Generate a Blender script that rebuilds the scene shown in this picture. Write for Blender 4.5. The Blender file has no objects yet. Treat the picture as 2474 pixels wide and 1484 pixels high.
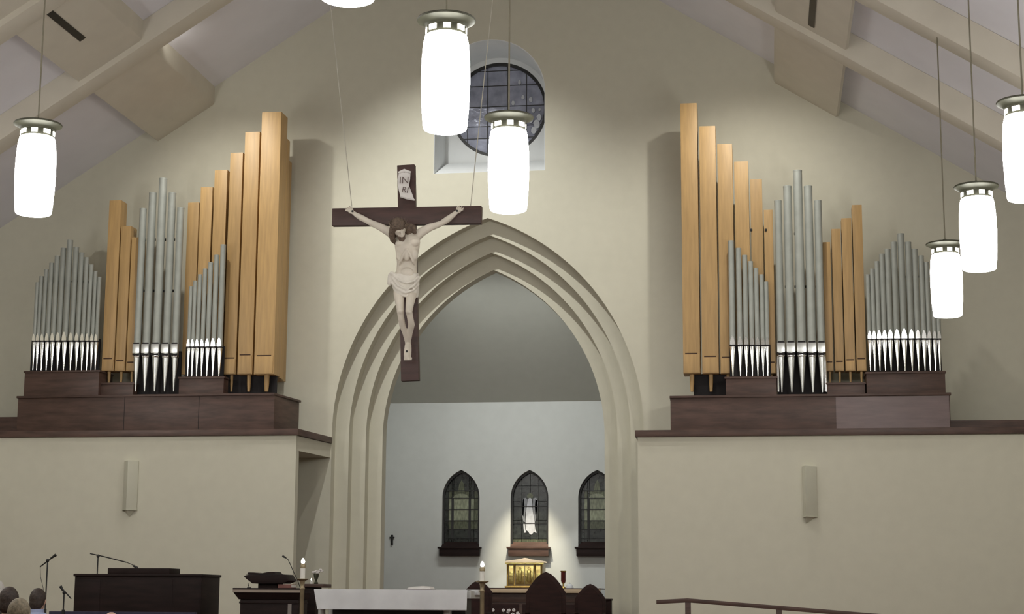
import bpy, bmesh, math, random
from mathutils import Vector, Matrix
random.seed(7)
PI = math.pi
S = bpy.context.scene
C = S.collection

# ------------------------------------------------------------------ camera
F = 4100.0
_dy = Vector((623, -713, -F)).normalized()
_dz = Vector((127, 24212, -F)); _dz = (_dz - _dz.dot(_dy)*_dy).normalized()
_dx = _dy.cross(_dz)
ROT = Matrix((_dx, _dy, _dz))                      # camera -> world
CAM = Vector((4.34, 0.0, 1.6))
cam_d = bpy.data.cameras.new('camera'); cam_o = bpy.data.objects.new('camera', cam_d)
C.objects.link(cam_o)
cam_o.matrix_world = Matrix.Translation(CAM) @ ROT.to_4x4()
cam_d.sensor_width = 36; cam_d.lens = F/2474*36; cam_d.clip_start = .1; cam_d.clip_end = 200
S.camera = cam_o

def at(px, py, Y):
    """photo pixel -> point on the vertical plane at depth Y"""
    r = ROT @ Vector(((px-1237)/F, -(py-742)/F, -1))
    return CAM + r*(Y/r.y)
def ax(px, py, Y): return at(px, py, Y).x
def az(px, py, Y): return at(px, py, Y).z

# ------------------------------------------------------------------ light and exposure
W = bpy.data.worlds.new('world'); S.world = W; W.use_nodes = True
W.node_tree.nodes['Background'].inputs[0].default_value = (.02, .025, .04, 1)
W.node_tree.nodes['Background'].inputs[1].default_value = .3
S.view_settings.view_transform = 'Standard'; S.view_settings.look = 'None'
S.view_settings.gamma = 1; S.view_settings.use_curve_mapping = False
S.view_settings.exposure = 0.0
LAMP_POWER = 27.0

def spot(name, loc, target, power, size, blend=.6, col=(1, .97, .9), r=.06):
    d = bpy.data.lights.new(name, 'SPOT'); d.energy = power; d.spot_size = math.radians(size)
    d.spot_blend = blend; d.color = col; d.shadow_soft_size = r
    o = bpy.data.objects.new(name, d); C.objects.link(o); o.location = loc
    o.rotation_euler = (Vector(target)-Vector(loc)).to_track_quat('-Z', 'Y').to_euler()
    return o
spot('wall_spotlight', (-1.1, 21.9, 11.7), (-.1, 26, 5.7), 1380, 70, 1.0, (1, 1, .96))
spot('wall_spotlight', (-4.15, 23.3, 9.75), (-3.7, 26, 5.8), 290, 104, 1.0)
spot('wall_spotlight', (4.2, 23.3, 9.7), (4.0, 26, 5.4), 300, 112, 1.0)
spot('wing_spotlight', (-.3, 20.8, 9.6), (-5.2, 24.6, 2.7), 330, 56, 1.0)
spot('wing_spotlight', (-.1, 20.8, 9.6), (5.2, 24.6, 2.7), 330, 56, 1.0)
spot('duct_side_light', (-4.30, 23.3, 9.90), (-4.45, 26, 10.0), 9, 110, 1.0)
spot('crucifix_spotlight', (-.6, 17.7, 11.5), (0, 20.2, 5.8), 170, 22, .8, (1, .98, .93))
spot('tabernacle_spotlight', (.06, 28.9, 5.0), (.06, 30.6, 2.1), 560, 34, .8, (1, .90, .68), .03)
ad = bpy.data.lights.new('chancel_fill', 'AREA'); ad.shape = 'RECTANGLE'; ad.size = 3.0; ad.size_y = .5  # added unseen fill behind the arch head, brightens the chancel wall
ad.energy = 45; ad.spread = math.radians(105); ad.color = (.95, .96, .93)
ao = bpy.data.objects.new('chancel_fill', ad); C.objects.link(ao); ao.location = (0, 27.4, 7.15)
ao.rotation_euler = (Vector((0, 30.6, 2.9))-Vector(ao.location)).to_track_quat('-Z', 'Y').to_euler()

# ------------------------------------------------------------------ materials
def mat(name, col, rough=.6, metal=0.0, var=.06, scale=8.0, bump=0.0, grain=None, emis=None, rnd=0.0, spec=.5, sheen=0, trans=0):
    m = bpy.data.materials.new(name); m.use_nodes = True
    nt = m.node_tree; b = nt.nodes['Principled BSDF']; L = nt.links
    b.inputs['Roughness'].default_value = rough; b.inputs['Metallic'].default_value = metal
    b.inputs['Specular IOR Level'].default_value = spec
    if trans: b.inputs['Transmission Weight'].default_value = trans
    tc = nt.nodes.new('ShaderNodeTexCoord'); mp = nt.nodes.new('ShaderNodeMapping')
    L.new(tc.outputs['Object'], mp.inputs[0])
    if grain: mp.inputs['Scale'].default_value = grain
    nz = nt.nodes.new('ShaderNodeTexNoise'); nz.inputs['Scale'].default_value = scale
    nz.inputs['Detail'].default_value = 5; L.new(mp.outputs[0], nz.inputs['Vector'])
    rp = nt.nodes.new('ShaderNodeValToRGB')
    rp.color_ramp.elements[0].position = .3; rp.color_ramp.elements[1].position = .7
    rp.color_ramp.elements[0].color = (*[c*(1-var) for c in col], 1)
    rp.color_ramp.elements[1].color = (*[min(1, c*(1+var)) for c in col], 1)
    L.new(nz.outputs['Fac'], rp.inputs[0]); src = rp.outputs[0]
    if rnd:
        oi = nt.nodes.new('ShaderNodeObjectInfo'); mr = nt.nodes.new('ShaderNodeMapRange')
        mr.inputs['To Min'].default_value = 1-rnd; mr.inputs['To Max'].default_value = 1+rnd
        L.new(oi.outputs['Random'], mr.inputs[0])
        hs = nt.nodes.new('ShaderNodeHueSaturation'); L.new(src, hs.inputs['Color'])
        L.new(mr.outputs[0], hs.inputs['Value']); src = hs.outputs[0]
    L.new(src, b.inputs['Base Color'])
    if bump:
        bp = nt.nodes.new('ShaderNodeBump'); bp.inputs['Strength'].default_value = bump
        bp.inputs['Distance'].default_value = .01
        L.new(nz.outputs['Fac'], bp.inputs['Height']); L.new(bp.outputs[0], b.inputs['Normal'])
    if emis:
        b.inputs['Emission Color'].default_value = (*emis[0], 1); b.inputs['Emission Strength'].default_value = emis[1]
    return m
M = {}
M['wall'] = mat('plaster_beige', (.60, .58, .475), .85, var=.02, scale=6, bump=.05, spec=.2)
M['chancel'] = mat('plaster_white', (.60, .62, .60), .85, var=.02, scale=6, spec=.2)
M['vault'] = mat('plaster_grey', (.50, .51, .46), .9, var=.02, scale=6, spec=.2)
M['niche'] = mat('plaster_bright', (.72, .74, .74), .85, var=.02, scale=6, spec=.2)
M['ceiling'] = mat('ceiling_grey', (.76, .75, .79), .9, var=.03, scale=1.5, spec=.2)
M['beam'] = mat('beam_paint', (.62, .58, .49), .8, var=.03, scale=3, spec=.2)
M['floor'] = mat('carpet', (.14, .07, .06), .95, var=.2, scale=40)
M['dkwood'] = mat('walnut', (.085, .049, .038), .45, spec=.35, var=.3, scale=3, grain=(1, 1, 6), bump=.05, rnd=.08)
M['chairwood'] = mat('chair_walnut', (.024, .009, .007), .6, spec=.2, var=.3, scale=3, grain=(1, 1, 6))
M['blackwood'] = mat('console_wood', (.017, .009, .008), .6, spec=.2, var=.3, scale=3, grain=(1, 1, 6))
M['oak'] = mat('pipe_pine', (.47, .30, .125), .5, var=.12, scale=4, grain=(6, 6, .5), bump=.03, rnd=.10)
M['oakdk'] = mat('pipe_pine_shadow', (.06, .03, .015), .8)
M['zinc'] = mat('zinc', (.40, .42, .385), .55, .25, var=.07, scale=6, rnd=.05)
M['tin'] = mat('polished_tin', (.88, .88, .88), .13, 1.0, var=.03, scale=5)
M['tin2'] = mat('brushed_tin', (.62, .63, .61), .33, .85, var=.05)
M['black'] = mat('black_metal', (.012, .012, .012), .5, var=.2)
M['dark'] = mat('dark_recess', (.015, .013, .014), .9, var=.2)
M['bronze'] = mat('bronze', (.055, .055, .035), .5, .3, var=.15)
M['cord'] = mat('lamp_cord', (.20, .18, .13), .6, .2)
M['wire'] = mat('steel_wire', (.6, .58, .5), .45, .4)
M['lamp'] = mat('lamp_glass', (.9, .9, .9), .3, emis=((1, .985, .95), LAMP_POWER))
M['lampwin'] = mat('lamp_window', (.9, .9, .8), .3, emis=((1, .96, .85), 5.0))
M['crosswood'] = mat('cross_wood', (.075, .040, .034), .5, var=.25, scale=3, grain=(1, 1, 5), bump=.1)
M['flesh'] = mat('painted_flesh', (.74, .68, .58), .5, var=.08, scale=6)
M['hair'] = mat('painted_hair', (.14, .10, .072), .7, var=.4, scale=40, bump=.7)
M['cloth'] = mat('loincloth', (.80, .76, .68), .7, var=.05)
M['paper'] = mat('scroll_white', (.78, .75, .72), .7, var=.05)
M['ink'] = mat('scroll_ink', (.16, .12, .11), .8)
M['linen'] = mat('altar_linen', (.66, .67, .68), .9, var=.03)
M['marble'] = mat('pale_marble', (.5, .5, .48), .4, var=.1)
M['wax'] = mat('wax', (.85, .84, .78), .4, var=.02)
M['flame'] = mat('flame', (1, .9, .7), .5, emis=((1, .93, .78), 14))
M['brass'] = mat('brass', (.62, .42, .13), .28, 1.0, var=.2, scale=18, bump=.3)
M['brasswood'] = mat('stand_brass', (.32, .26, .16), .4, .5, var=.15)
M['gold'] = mat('gold_relief', (.95, .68, .25), .28, 1.0, var=.3, scale=13, bump=.5)
M['tabroof'] = mat('tabernacle_marble', (.80, .66, .50), .4, var=.05)
M['glassdk'] = mat('stained_dark', (.022, .026, .022), .25, var=.6, scale=14, rnd=.35)
M['glassgrn'] = mat('stained_green', (.23, .25, .17), .3, var=.35, scale=12, grain=(3, 3, 1), rnd=.2)
M['glassolv'] = mat('stained_olive', (.085, .095, .055), .3, var=.5, scale=14, grain=(3, 3, 1), rnd=.3)
M['glasswht'] = mat('stained_white', (.52, .54, .58), .3, var=.12, scale=14, rnd=.06)  # robe glass, also the modelled lamp reflections on the round window
M['glassgry'] = mat('stained_grey', (.24, .25, .27), .3, var=.25, scale=14, rnd=.1)
M['glassblu'] = mat('stained_blue', (.32, .34, .43), .15, .15, var=.25, scale=5, bump=.8, rnd=.12)
M['lead'] = mat('lead_came', (.02, .02, .02), .5, var=.1)
M['redglass'] = mat('red_glass', (.12, .022, .018), .2, var=.2)
M['coat'] = mat('dark_coat', (.03, .024, .02), .9, var=.2)
M['shirt'] = mat('pale_blue_shirt', (.35, .40, .58), .9, var=.08)
M['navy'] = mat('navy_cloth', (.035, .032, .06), .9, var=.1)
M['skin'] = mat('skin', (.50, .32, .24), .6, var=.05)
M['browncut'] = mat('brown_hair', (.035, .022, .016), .6, var=.4, scale=50, bump=.5)
M['greyhair'] = mat('grey_blond_hair', (.20, .165, .11), .6, var=.35, scale=45, bump=.5)
M['whitehair'] = mat('white_hair', (.62, .60, .57), .7, var=.15, scale=45, bump=.5)
M['red'] = mat('red_book', (.22, .09, .075), .6)
M['sconce'] = mat('sconce_plaster', (.57, .56, .46), .8, var=.02)
M['petal'] = mat('petals', (.72, .68, .66), .7, var=.12, scale=20)
M['leaf'] = mat('leaves', (.05, .085, .03), .7, var=.3)

# ------------------------------------------------------------------ mesh builder
class MB:
    def __init__(s): s.v = []; s.f = []; s.sm = []
    def add(s, v, f, sm=False):
        k = len(s.v); s.v += [tuple(p) for p in v]
        for q in f: s.f.append(tuple(i+k for i in q)); s.sm.append(sm)
        return s
    def box(s, x0, x1, y0, y1, z0, z1):
        if x0 > x1: x0, x1 = x1, x0
        if y0 > y1: y0, y1 = y1, y0
        if z0 > z1: z0, z1 = z1, z0
        return s.hexa([(x0, y0, z0), (x1, y0, z0), (x1, y1, z0), (x0, y1, z0), (x0, y0, z1), (x1, y0, z1), (x1, y1, z1), (x0, y1, z1)])
    def hexa(s, p): return s.add(p, [(0, 3, 2, 1), (4, 5, 6, 7), (0, 1, 5, 4), (1, 2, 6, 5), (2, 3, 7, 6), (3, 0, 4, 7)])
    def prism(s, poly, y0, y1):            # polygon in x,z extruded along y
        n = len(poly); v = [(x, y0, z) for x, z in poly]+[(x, y1, z) for x, z in poly]
        return s.add(v, [tuple(range(n))[::-1], tuple(range(n, 2*n))]+[(i, (i+1) % n, n+(i+1) % n, n+i) for i in range(n)])
    def slab(s, poly, z0, z1):             # polygon in x,y extruded along z
        n = len(poly); v = [(x, y, z0) for x, y in poly]+[(x, y, z1) for x, y in poly]
        return s.add(v, [tuple(range(n))[::-1], tuple(range(n, 2*n))]+[(i, (i+1) % n, n+(i+1) % n, n+i) for i in range(n)])
    def lathe(s, cx, cy, prof, n=16, sx=1, sy=1):
        v = []; f = []
        for r, z in prof:
            for i in range(n):
                a = 2*PI*i/n; v.append((cx+r*sx*math.cos(a), cy+r*sy*math.sin(a), z))
        for k in range(len(prof)-1):
            for i in range(n):
                j = (i+1) % n; f.append((k*n+i, k*n+j, (k+1)*n+j, (k+1)*n+i))
        s.add(v, f, True)
        m = len(prof)-1
        s.add([v[i] for i in range(n)], [tuple(range(n))[::-1]]); s.add([v[m*n+i] for i in range(n)], [tuple(range(n))])
        return s
    def tube(s, pts, r, n=8):
        pts = [Vector(p) for p in pts]; rs = r if isinstance(r, (list, tuple)) else [r]*len(pts)
        v = []; f = []; u = None
        for k, p in enumerate(pts):
            d = (pts[min(k+1, len(pts)-1)]-pts[max(k-1, 0)]).normalized()
            if u is None: u = d.orthogonal().normalized()
            u = (u-d*u.dot(d)).normalized(); w = d.cross(u)
            for i in range(n):
                a = 2*PI*i/n; v.append(p+(u*math.cos(a)+w*math.sin(a))*rs[k])
        for k in range(len(pts)-1):
            for i in range(n):
                j = (i+1) % n; f.append((k*n+i, k*n+j, (k+1)*n+j, (k+1)*n+i))
        f2 = [tuple(range(n))[::-1], tuple(range((len(pts)-1)*n, len(pts)*n))]
        s.add(v, f, True); s.f += [tuple(i+len(s.v)-len(v) for i in q) for q in f2]; s.sm += [False]*2
        return s
    def ell(s, c, r, n=14, m=9, R=None):
        v = []; f = []
        for k in range(m+1):
            t = PI*k/m
            for i in range(n):
                a = 2*PI*i/n
                p = Vector((r[0]*math.sin(t)*math.cos(a), r[1]*math.sin(t)*math.sin(a), r[2]*math.cos(t)))
                if R: p = R @ p
                v.append(Vector(c)+p)
        for k in range(m):
            for i in range(n):
                j = (i+1) % n; f.append((k*n+i, (k+1)*n+i, (k+1)*n+j, k*n+j))
        return s.add(v, f, True)
    def loft(s, rings, n=16):              # rings: (centre, rx, ry) horizontal ellipses
        v = []; f = []
        for c, rx, ry in rings:
            for i in range(n):
                a = 2*PI*i/n; v.append((c[0]+rx*math.cos(a), c[1]+ry*math.sin(a), c[2]))
        for k in range(len(rings)-1):
            for i in range(n):
                j = (i+1) % n; f.append((k*n+i, k*n+j, (k+1)*n+j, (k+1)*n+i))
        f += [tuple(range(n))[::-1], tuple(range((len(rings)-1)*n, len(rings)*n))]
        return s.add(v, f, True)

def link(name, me, m, parent):
    o = bpy.data.objects.new(name, me); C.objects.link(o)
    if m is not None and not me.materials: me.materials.append(M[m] if isinstance(m, str) else m)
    if parent: o.parent = parent
    return o
def root_of(o):
    while o.parent: o = o.parent
    return o
def part(name, mb, m, parent=None, bev=0, local=False):
    """mesh given in world coordinates; stored relative to the base of its thing"""
    off = Vector(root_of(parent).location) if parent and not local else Vector((0, 0, 0))
    me = bpy.data.meshes.new(name)
    me.from_pydata([tuple(Vector(p)-off) for p in mb.v], [], mb.f)
    me.polygons.foreach_set('use_smooth', mb.sm)
    bm = bmesh.new(); bm.from_mesh(me)
    bmesh.ops.remove_doubles(bm, verts=bm.verts, dist=1e-6)
    if bev:
        es = [e for e in bm.edges if len(e.link_faces) == 2 and e.calc_face_angle(0) > .6]
        bmesh.ops.bevel(bm, geom=es, offset=bev, segments=2, affect='EDGES', profile=.6)
    bmesh.ops.recalc_face_normals(bm, faces=bm.faces); bm.to_mesh(me); bm.free()
    me.set_sharp_from_angle(angle=.7)
    return link(name, me, m, parent)
def tag(o, label=None, cat=None, group=None, kind=None):
    if label: o['label'] = label
    if cat: o['category'] = cat
    if group: o['group'] = group
    if kind: o['kind'] = kind
    return o
def thing(name, loc, label, cat, group=None, kind=None):
    o = bpy.data.objects.new(name, None); C.objects.link(o); o.location = loc; o.empty_display_size = .1
    return tag(o, label, cat, group, kind)
def struct(name, mb, m, label, cat, bev=0):
    return tag(part(name, mb, m, None, bev), label, cat, None, 'structure')
def solid(name, mb, m, parent, voxel=.012, smooth=3):
    """overlapping closed shapes fused into one continuous skin"""
    off = Vector(root_of(parent).location) if parent else Vector((0, 0, 0))
    me = bpy.data.meshes.new('tmp'); me.from_pydata([tuple(Vector(p)-off) for p in mb.v], [], mb.f)
    o = bpy.data.objects.new('tmp', me); C.objects.link(o)
    r = o.modifiers.new('r', 'REMESH'); r.mode = 'VOXEL'; r.voxel_size = voxel; r.use_smooth_shade = True
    if smooth:
        q = o.modifiers.new('s', 'SMOOTH'); q.factor = .5; q.iterations = smooth
    dg = bpy.context.evaluated_depsgraph_get()
    nm = bpy.data.meshes.new_from_object(o.evaluated_get(dg)); nm.name = name
    bpy.data.objects.remove(o)
    nm.polygons.foreach_set('use_smooth', [True]*len(nm.polygons))
    nm.materials.clear()
    return link(name, nm, m, parent)
def plate(outlines, y0, y1):
    """flat plate in x,z with holes -> vertices and faces"""
    cu = bpy.data.curves.new('c', 'CURVE'); cu.dimensions = '2D'; cu.fill_mode = 'BOTH'; cu.extrude = (y1-y0)/2
    for ol in outlines:
        sp = cu.splines.new('POLY'); sp.points.add(len(ol)-1); sp.use_cyclic_u = True
        for i, (x, z) in enumerate(ol): sp.points[i].co = (x, z, 0, 1)
    o = bpy.data.objects.new('c', cu); C.objects.link(o)
    dg = bpy.context.evaluated_depsgraph_get(); me = bpy.data.meshes.new_from_object(o.evaluated_get(dg))
    v = [(p.co.x, (y0+y1)/2-p.co.z, p.co.y) for p in me.vertices]; f = [tuple(p.vertices) for p in me.polygons]
    bpy.data.objects.remove(o); bpy.data.curves.remove(cu); bpy.data.meshes.remove(me)
    return v, f
def copy_tree(o, parent=None):
    c = o.copy(); C.objects.link(c); c.parent = parent
    for ch in list(o.children): copy_tree(ch, c)
    return c
def clip(poly, x0, x1, z0, z1):
    def cut(P, f, g):
        out = []
        for i in range(len(P)):
            a, b = P[i-1], P[i]
            if f(a) >= 0:
                if f(b) >= 0: out.append(b)
                else: out.append(g(a, b))
            elif f(b) >= 0: out += [g(a, b), b]
        return out
    def mk(k, val, sg):
        f = lambda p: sg*(p[k]-val)
        def g(a, b):
            t = (val-a[k])/(b[k]-a[k]); return (a[0]+(b[0]-a[0])*t, a[1]+(b[1]-a[1])*t)
        return f, g
    for k, val, sg in ((0, x0, 1), (0, x1, -1), (1, z0, 1), (1, z1, -1)):
        if not poly: return poly
        f, g = mk(k, val, sg); poly = cut(poly, f, g)
    return poly

# ------------------------------------------------------------------ the building
WY = 26.0                                   # front face of the front wall
RIDGE, SL = 12.85, .635
EX = 9.8                                    # half width of the nave
FLOOR2 = .80                                # sanctuary floor
struct('floor', MB().box(-EX, EX, -7, 18, -.2, 0), 'floor', 'dark red carpeted nave floor below the frame', 'floor')
sf = MB().box(-EX, EX, 18.0, 27, 0, FLOOR2).box(-2.9, 2.9, 27, 31, 0, FLOOR2)
for k in range(4): sf.box(-EX, EX, 18-.3*(k+1), 18-.3*k, 0, FLOOR2-.16*(k+1))
struct('floor_sanctuary', sf, 'floor', 'raised carpeted sanctuary floor with steps', 'floor')

# pointed arch profile: two arcs whose centres lie beyond the axis
SPR = az(797, 1065, WY); AXC = 1.15
APEX = az(1172, 527, WY)
RW = 2.46; RR0 = RW+AXC
SPR = APEX-math.sqrt(RR0**2-AXC**2)
def arch(k, base=FLOOR2, n=28, cx=0.02):
    R = RR0-.223*k; w = R-AXC; h = math.sqrt(R*R-AXC*AXC); t = math.acos(AXC/R)
    left = [(cx-(R*math.cos(t*i/n)-AXC), SPR+R*math.sin(t*i/n)) for i in range(n+1)]
    right = [(2*cx-x, z) for x, z in left[::-1][1:]]
    return [(cx-w, base)]+left+right+[(cx+w, base)]
NX0, NX1 = -.868, .939; NCX = (NX0+NX1)/2; NR = (NX1-NX0)/2
NTOP = az(1182, 95, WY); NZ0 = az(1047, 420, WY)
niche = [(NX0, NZ0)]+[(NCX-NR*math.cos(PI*i/24), NTOP-NR+NR*math.sin(PI*i/24)) for i in range(25)]+[(NX1, NZ0)]
def gable(z0=0): return [(-EX, z0), (-EX, RIDGE-SL*EX+.3), (0, RIDGE+.3), (EX, RIDGE-SL*EX+.3), (EX, z0)]
fw = MB()
ys = [26.0, 26.22, 26.44, 26.66, 26.92]
for k in range(4):
    # outline runs round the foot of the arch, so the opening reaches the floor
    a = arch(k, 0.0)
    outer = [(-EX, 0)]+[(-EX, RIDGE-SL*EX+.3), (0, RIDGE+.3), (EX, RIDGE-SL*EX+.3)]+[(EX, 0)]+a[::-1]
    fw.add(*plate([outer, niche], ys[k], ys[k+1]))
# sloping sill of the niche
sy = 26.76; sz = az(1070, 393, sy)
fw.add([(NX0, WY+.01, NZ0-.01), (NX1, WY+.01, NZ0-.01), (NX1, sy+.1, sz), (NX0, sy+.1, sz), (NX0, WY+.01, NZ0-.2), (NX1, WY+.01, NZ0-.2), (NX1, sy+.1, NZ0-.2), (NX0, sy+.1, NZ0-.2)],
       [(0, 1, 2, 3), (7, 6, 5, 4), (0, 4, 5, 1), (1, 5, 6, 2), (2, 6, 7, 3), (3, 7, 4, 0)])
struct('wall_front', fw, 'wall', 'tall beige plaster gable wall with a stepped pointed arch opening', 'wall')
# back plane of the niche with the round opening
CRX, CRZ, CRR = NCX+.0, (az(1215, 142, 26.93)+az(1205, 385, 26.93))/2, .812
CRX = ax(1205, 265, 26.93); CRZ = az(1205, 265, 26.93)
circ = [(CRX+CRR*math.cos(2*PI*i/48), CRZ+CRR*math.sin(2*PI*i/48)) for i in range(48)]
nb = MB(); nb.add(*plate([[(NX0-.3, NZ0-.1), (NX0-.3, NTOP+.25), (NX1+.3, NTOP+.25), (NX1+.3, NZ0-.1)], circ], 26.925, 27.03))
struct('wall_niche', nb, 'niche', 'bright white plaster back of the deep niche around the round window', 'wall')

lin = MB(); nl = len(niche); inn = [(NCX+(x-NCX)*.988, z-(.012 if z > NZ0+.1 else -.0)) for x, z in niche]
vv = [(x, 26.004, z) for x, z in niche]+[(x, 26.92, z) for x, z in niche]+[(x, 26.92, z) for x, z in inn]+[(x, 26.004, z) for x, z in inn]
ff = []
for k in range(4):
    for i in range(nl-1): kk = (k+1) % 4; ff.append((k*nl+i, k*nl+i+1, kk*nl+i+1, kk*nl+i))
lin.add(vv, ff)
e_ = .004
lin.add([(NX0+.01, WY+.012, NZ0-.01+e_), (NX1-.01, WY+.012, NZ0-.01+e_), (NX1-.01, sy+.1, sz+e_), (NX0+.01, sy+.1, sz+e_)], [(0, 1, 2, 3)])
struct('niche_lining', lin, 'niche', 'smooth white lining of the deep round-headed window niche', 'niche')

# side, back walls, chancel
struct('wall_left', MB().box(-EX-.3, -EX, -7, 27, 0, RIDGE-SL*EX+.3), 'wall', 'beige plaster wall along the left side of the nave', 'wall')
struct('wall_right', MB().box(EX, EX+.3, -7, 27, 0, RIDGE-SL*EX+.3), 'wall', 'beige plaster wall along the right side of the nave', 'wall')
bw = MB(); bw.prism(gable(), -7.3, -7); struct('wall_back', bw, 'wall', 'beige plaster gable wall behind the viewer', 'wall')
CH = 2.60; BY = 30.6; CZ = az(945, 975, BY)
win_out = {}
def lancet(cx, zb, zs, w, n=14):
    c = .28*w*2; R = w+c; t = math.acos(c/R)
    l = [(cx-(R*math.cos(t*i/n)-c), zs+R*math.sin(t*i/n)) for i in range(n+1)]
    return [(cx-w, zb)]+l+[(2*cx-x, z) for x, z in l[::-1][1:]]+[(cx+w, zb)]
wins = []
for px in (1113, 1279, 1443):
    cx = ax(px, 1240, BY); zt = az(px, 1136, BY); w = .345; c = .56*w; h = math.sqrt((w+c)**2-c*c)
    zb = az(px, 1325, BY); wins.append((cx, zb, zt-h, w))
cb = MB(); cb.add(*plate([[(-CH-.3, 0), (-CH-.3, 8.6), (CH+.3, 8.6), (CH+.3, 0)]]+[lancet(*w) for w in wins], BY, BY+.22))
struct('wall_chancel', cb, 'chancel', 'pale blue-grey back wall of the chancel with three pointed windows', 'wall')
struct('wall_chancel_left', MB().box(-CH-.2, -CH, 26.92, BY, 0, 8.2), 'chancel', 'pale left side wall of the chancel seen through the arch', 'wall')
struct('wall_chancel_right', MB().box(CH, CH+.2, 26.92, BY, 0, 8.2), 'chancel', 'pale right side wall of the chancel hidden behind the arch', 'wall')
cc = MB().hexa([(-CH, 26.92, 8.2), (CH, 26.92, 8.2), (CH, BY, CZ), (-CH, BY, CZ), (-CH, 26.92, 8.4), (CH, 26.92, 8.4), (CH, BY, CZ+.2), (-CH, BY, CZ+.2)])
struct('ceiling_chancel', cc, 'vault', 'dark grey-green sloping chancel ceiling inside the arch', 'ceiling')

# nave ceiling, purlin boxes, rafters
for sg, nm, lb in ((-1, 'ceiling_left', 'pale grey sloping ceiling on the left of the ridge'), (1, 'ceiling_right', 'pale grey sloping ceiling on the right of the ridge')):
    struct(nm, MB().hexa([(0, -7, RIDGE), (sg*EX, -7, RIDGE-SL*EX), (sg*EX, 27, RIDGE-SL*EX), (0, 27, RIDGE),
                          (0, -7, RIDGE+.3), (sg*EX, -7, RIDGE-SL*EX+.3), (sg*EX, 27, RIDGE-SL*EX+.3), (0, 27, RIDGE+.3)]), 'ceiling', lb, 'ceiling')
def roofz(x): return RIDGE-SL*abs(x)
RAFT = [22.9, 20.25, 17.5, 14.8, 12.1, 9.4, 6.7, 4.0]
for k, y in enumerate(RAFT):
    for sg in (-1, 1):
        side = 'left' if sg < 0 else 'right'
        lab = ['nearest the front wall', 'second from the front wall'][k] if k < 2 else 'above the nave, out of the frame'
        d = .40
        mb = MB()
        prof = [(0, RIDGE), (sg*EX, roofz(EX)), (sg*EX, roofz(EX)-d), (0, RIDGE-d)]
        mb.prism(prof, y-.2, y+.2)
        o = struct('rafter', mb, 'beam', f'beige boxed rafter on the {side} roof slope, {lab}', 'rafter', .015)
        if k >= 2: o['group'] = 'rafters out of view'
for sg in (-1, 1):
    side = 'left' if sg < 0 else 'right'
    t = thing('ceiling_duct', (sg*5.05, 26, roofz(5.05)-.3), f'wide beige boxed duct running along the {side} roof slope to the wall', 'duct', None, 'structure')
    x0, x1 = 4.57, 5.55
    edges = RAFT[::-1]
    segs = [(-7, edges[0]-.2)]+[(edges[i]+.2, edges[i+1]-.2) for i in range(len(edges)-1)]+[(edges[-1]+.2, 26)]
    for i, (a, b) in enumerate(segs):
        poly = [(sg*x0, roofz(x0)), (sg*x0, roofz(x0)-.28), (sg*(x0+.02), roofz(x0+.02)-.30), (sg*(x1-.04), roofz(x1-.04)-.30), (sg*x1, roofz(x1)-.25), (sg*x1, roofz(x1))]
        part('duct_panel', MB().prism(poly, a, b), 'beam', t)
        if i < len(segs)-1 and b > 8:
            xm = 5.05; e0 = 1.0 if sg < 0 else .22
            pts = [(sg*(xm-.04), roofz(xm-.04)-.305), (sg*(xm+.04), roofz(xm+.04)-.305), (sg*(xm+.04), roofz(xm+.04)-.315), (sg*(xm-.04), roofz(xm-.04)-.315)]
            sl = part('slot_diffuser', MB().prism(pts, a+.02, b-e0), 'black', t)
            sl['label'] = 'long black air slot'

# ------------------------------------------------------------------ wing walls with ledges
LY = 24.6
LZ = az(712, 1036, LY)                         # top of the ledge, left
LZR = az(1538, 1040, LY)
for sg in (-1, 1):
    side = 'left' if sg < 0 else 'right'; z = LZ if sg < 0 else LZR
    xe = ax(711, 1200, LY) if sg < 0 else ax(1541, 1200, LY)
    o = struct('wall_wing_'+side, MB().box(xe, sg*EX, LY+.03, LY+.19, FLOOR2, z-.09), 'wall', f'lower beige screen wall under the {side} organ ledge', 'wall')
    xo = xe-sg*.035
    xw = ax(799, 1062, WY) if sg < 0 else 2.45
    # balcony slab, fascia and cap moulding
    sl = MB().slab([(xe, LY+.1), (xw, WY), (sg*EX, WY), (sg*EX, LY+.1)], z-.32, z-.1)
    struct('balcony_'+side, sl, 'wall', f'beige balcony edge carrying the {side} organ', 'balcony')
    cap = MB().slab([(xo, LY-.02), (xw-sg*.03, WY), (sg*EX, WY), (sg*EX, LY-.02)], z-.095, z)
    struct('trim_'+('1' if sg < 0 else '2'), cap, 'dkwood', f'dark brown wooden ledge cap on the {side} wing wall', 'ledge', .008)
# low boards behind the platforms
bl = MB().box(-EX, ax(60, 1000, 25.3), 25.3, 25.42, LZ, az(0, 1008, 25.3)); struct('trim_3', bl, 'dkwood', 'low dark brown board on the ledge left of the left organ', 'board')
br = MB().box(ax(2280, 1000, 25.3), EX, 25.3, 25.42, LZR, az(2400, 1015, 25.3)); struct('trim_4', br, 'dkwood', 'low dark brown board on the ledge right of the right organ', 'board')

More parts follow.
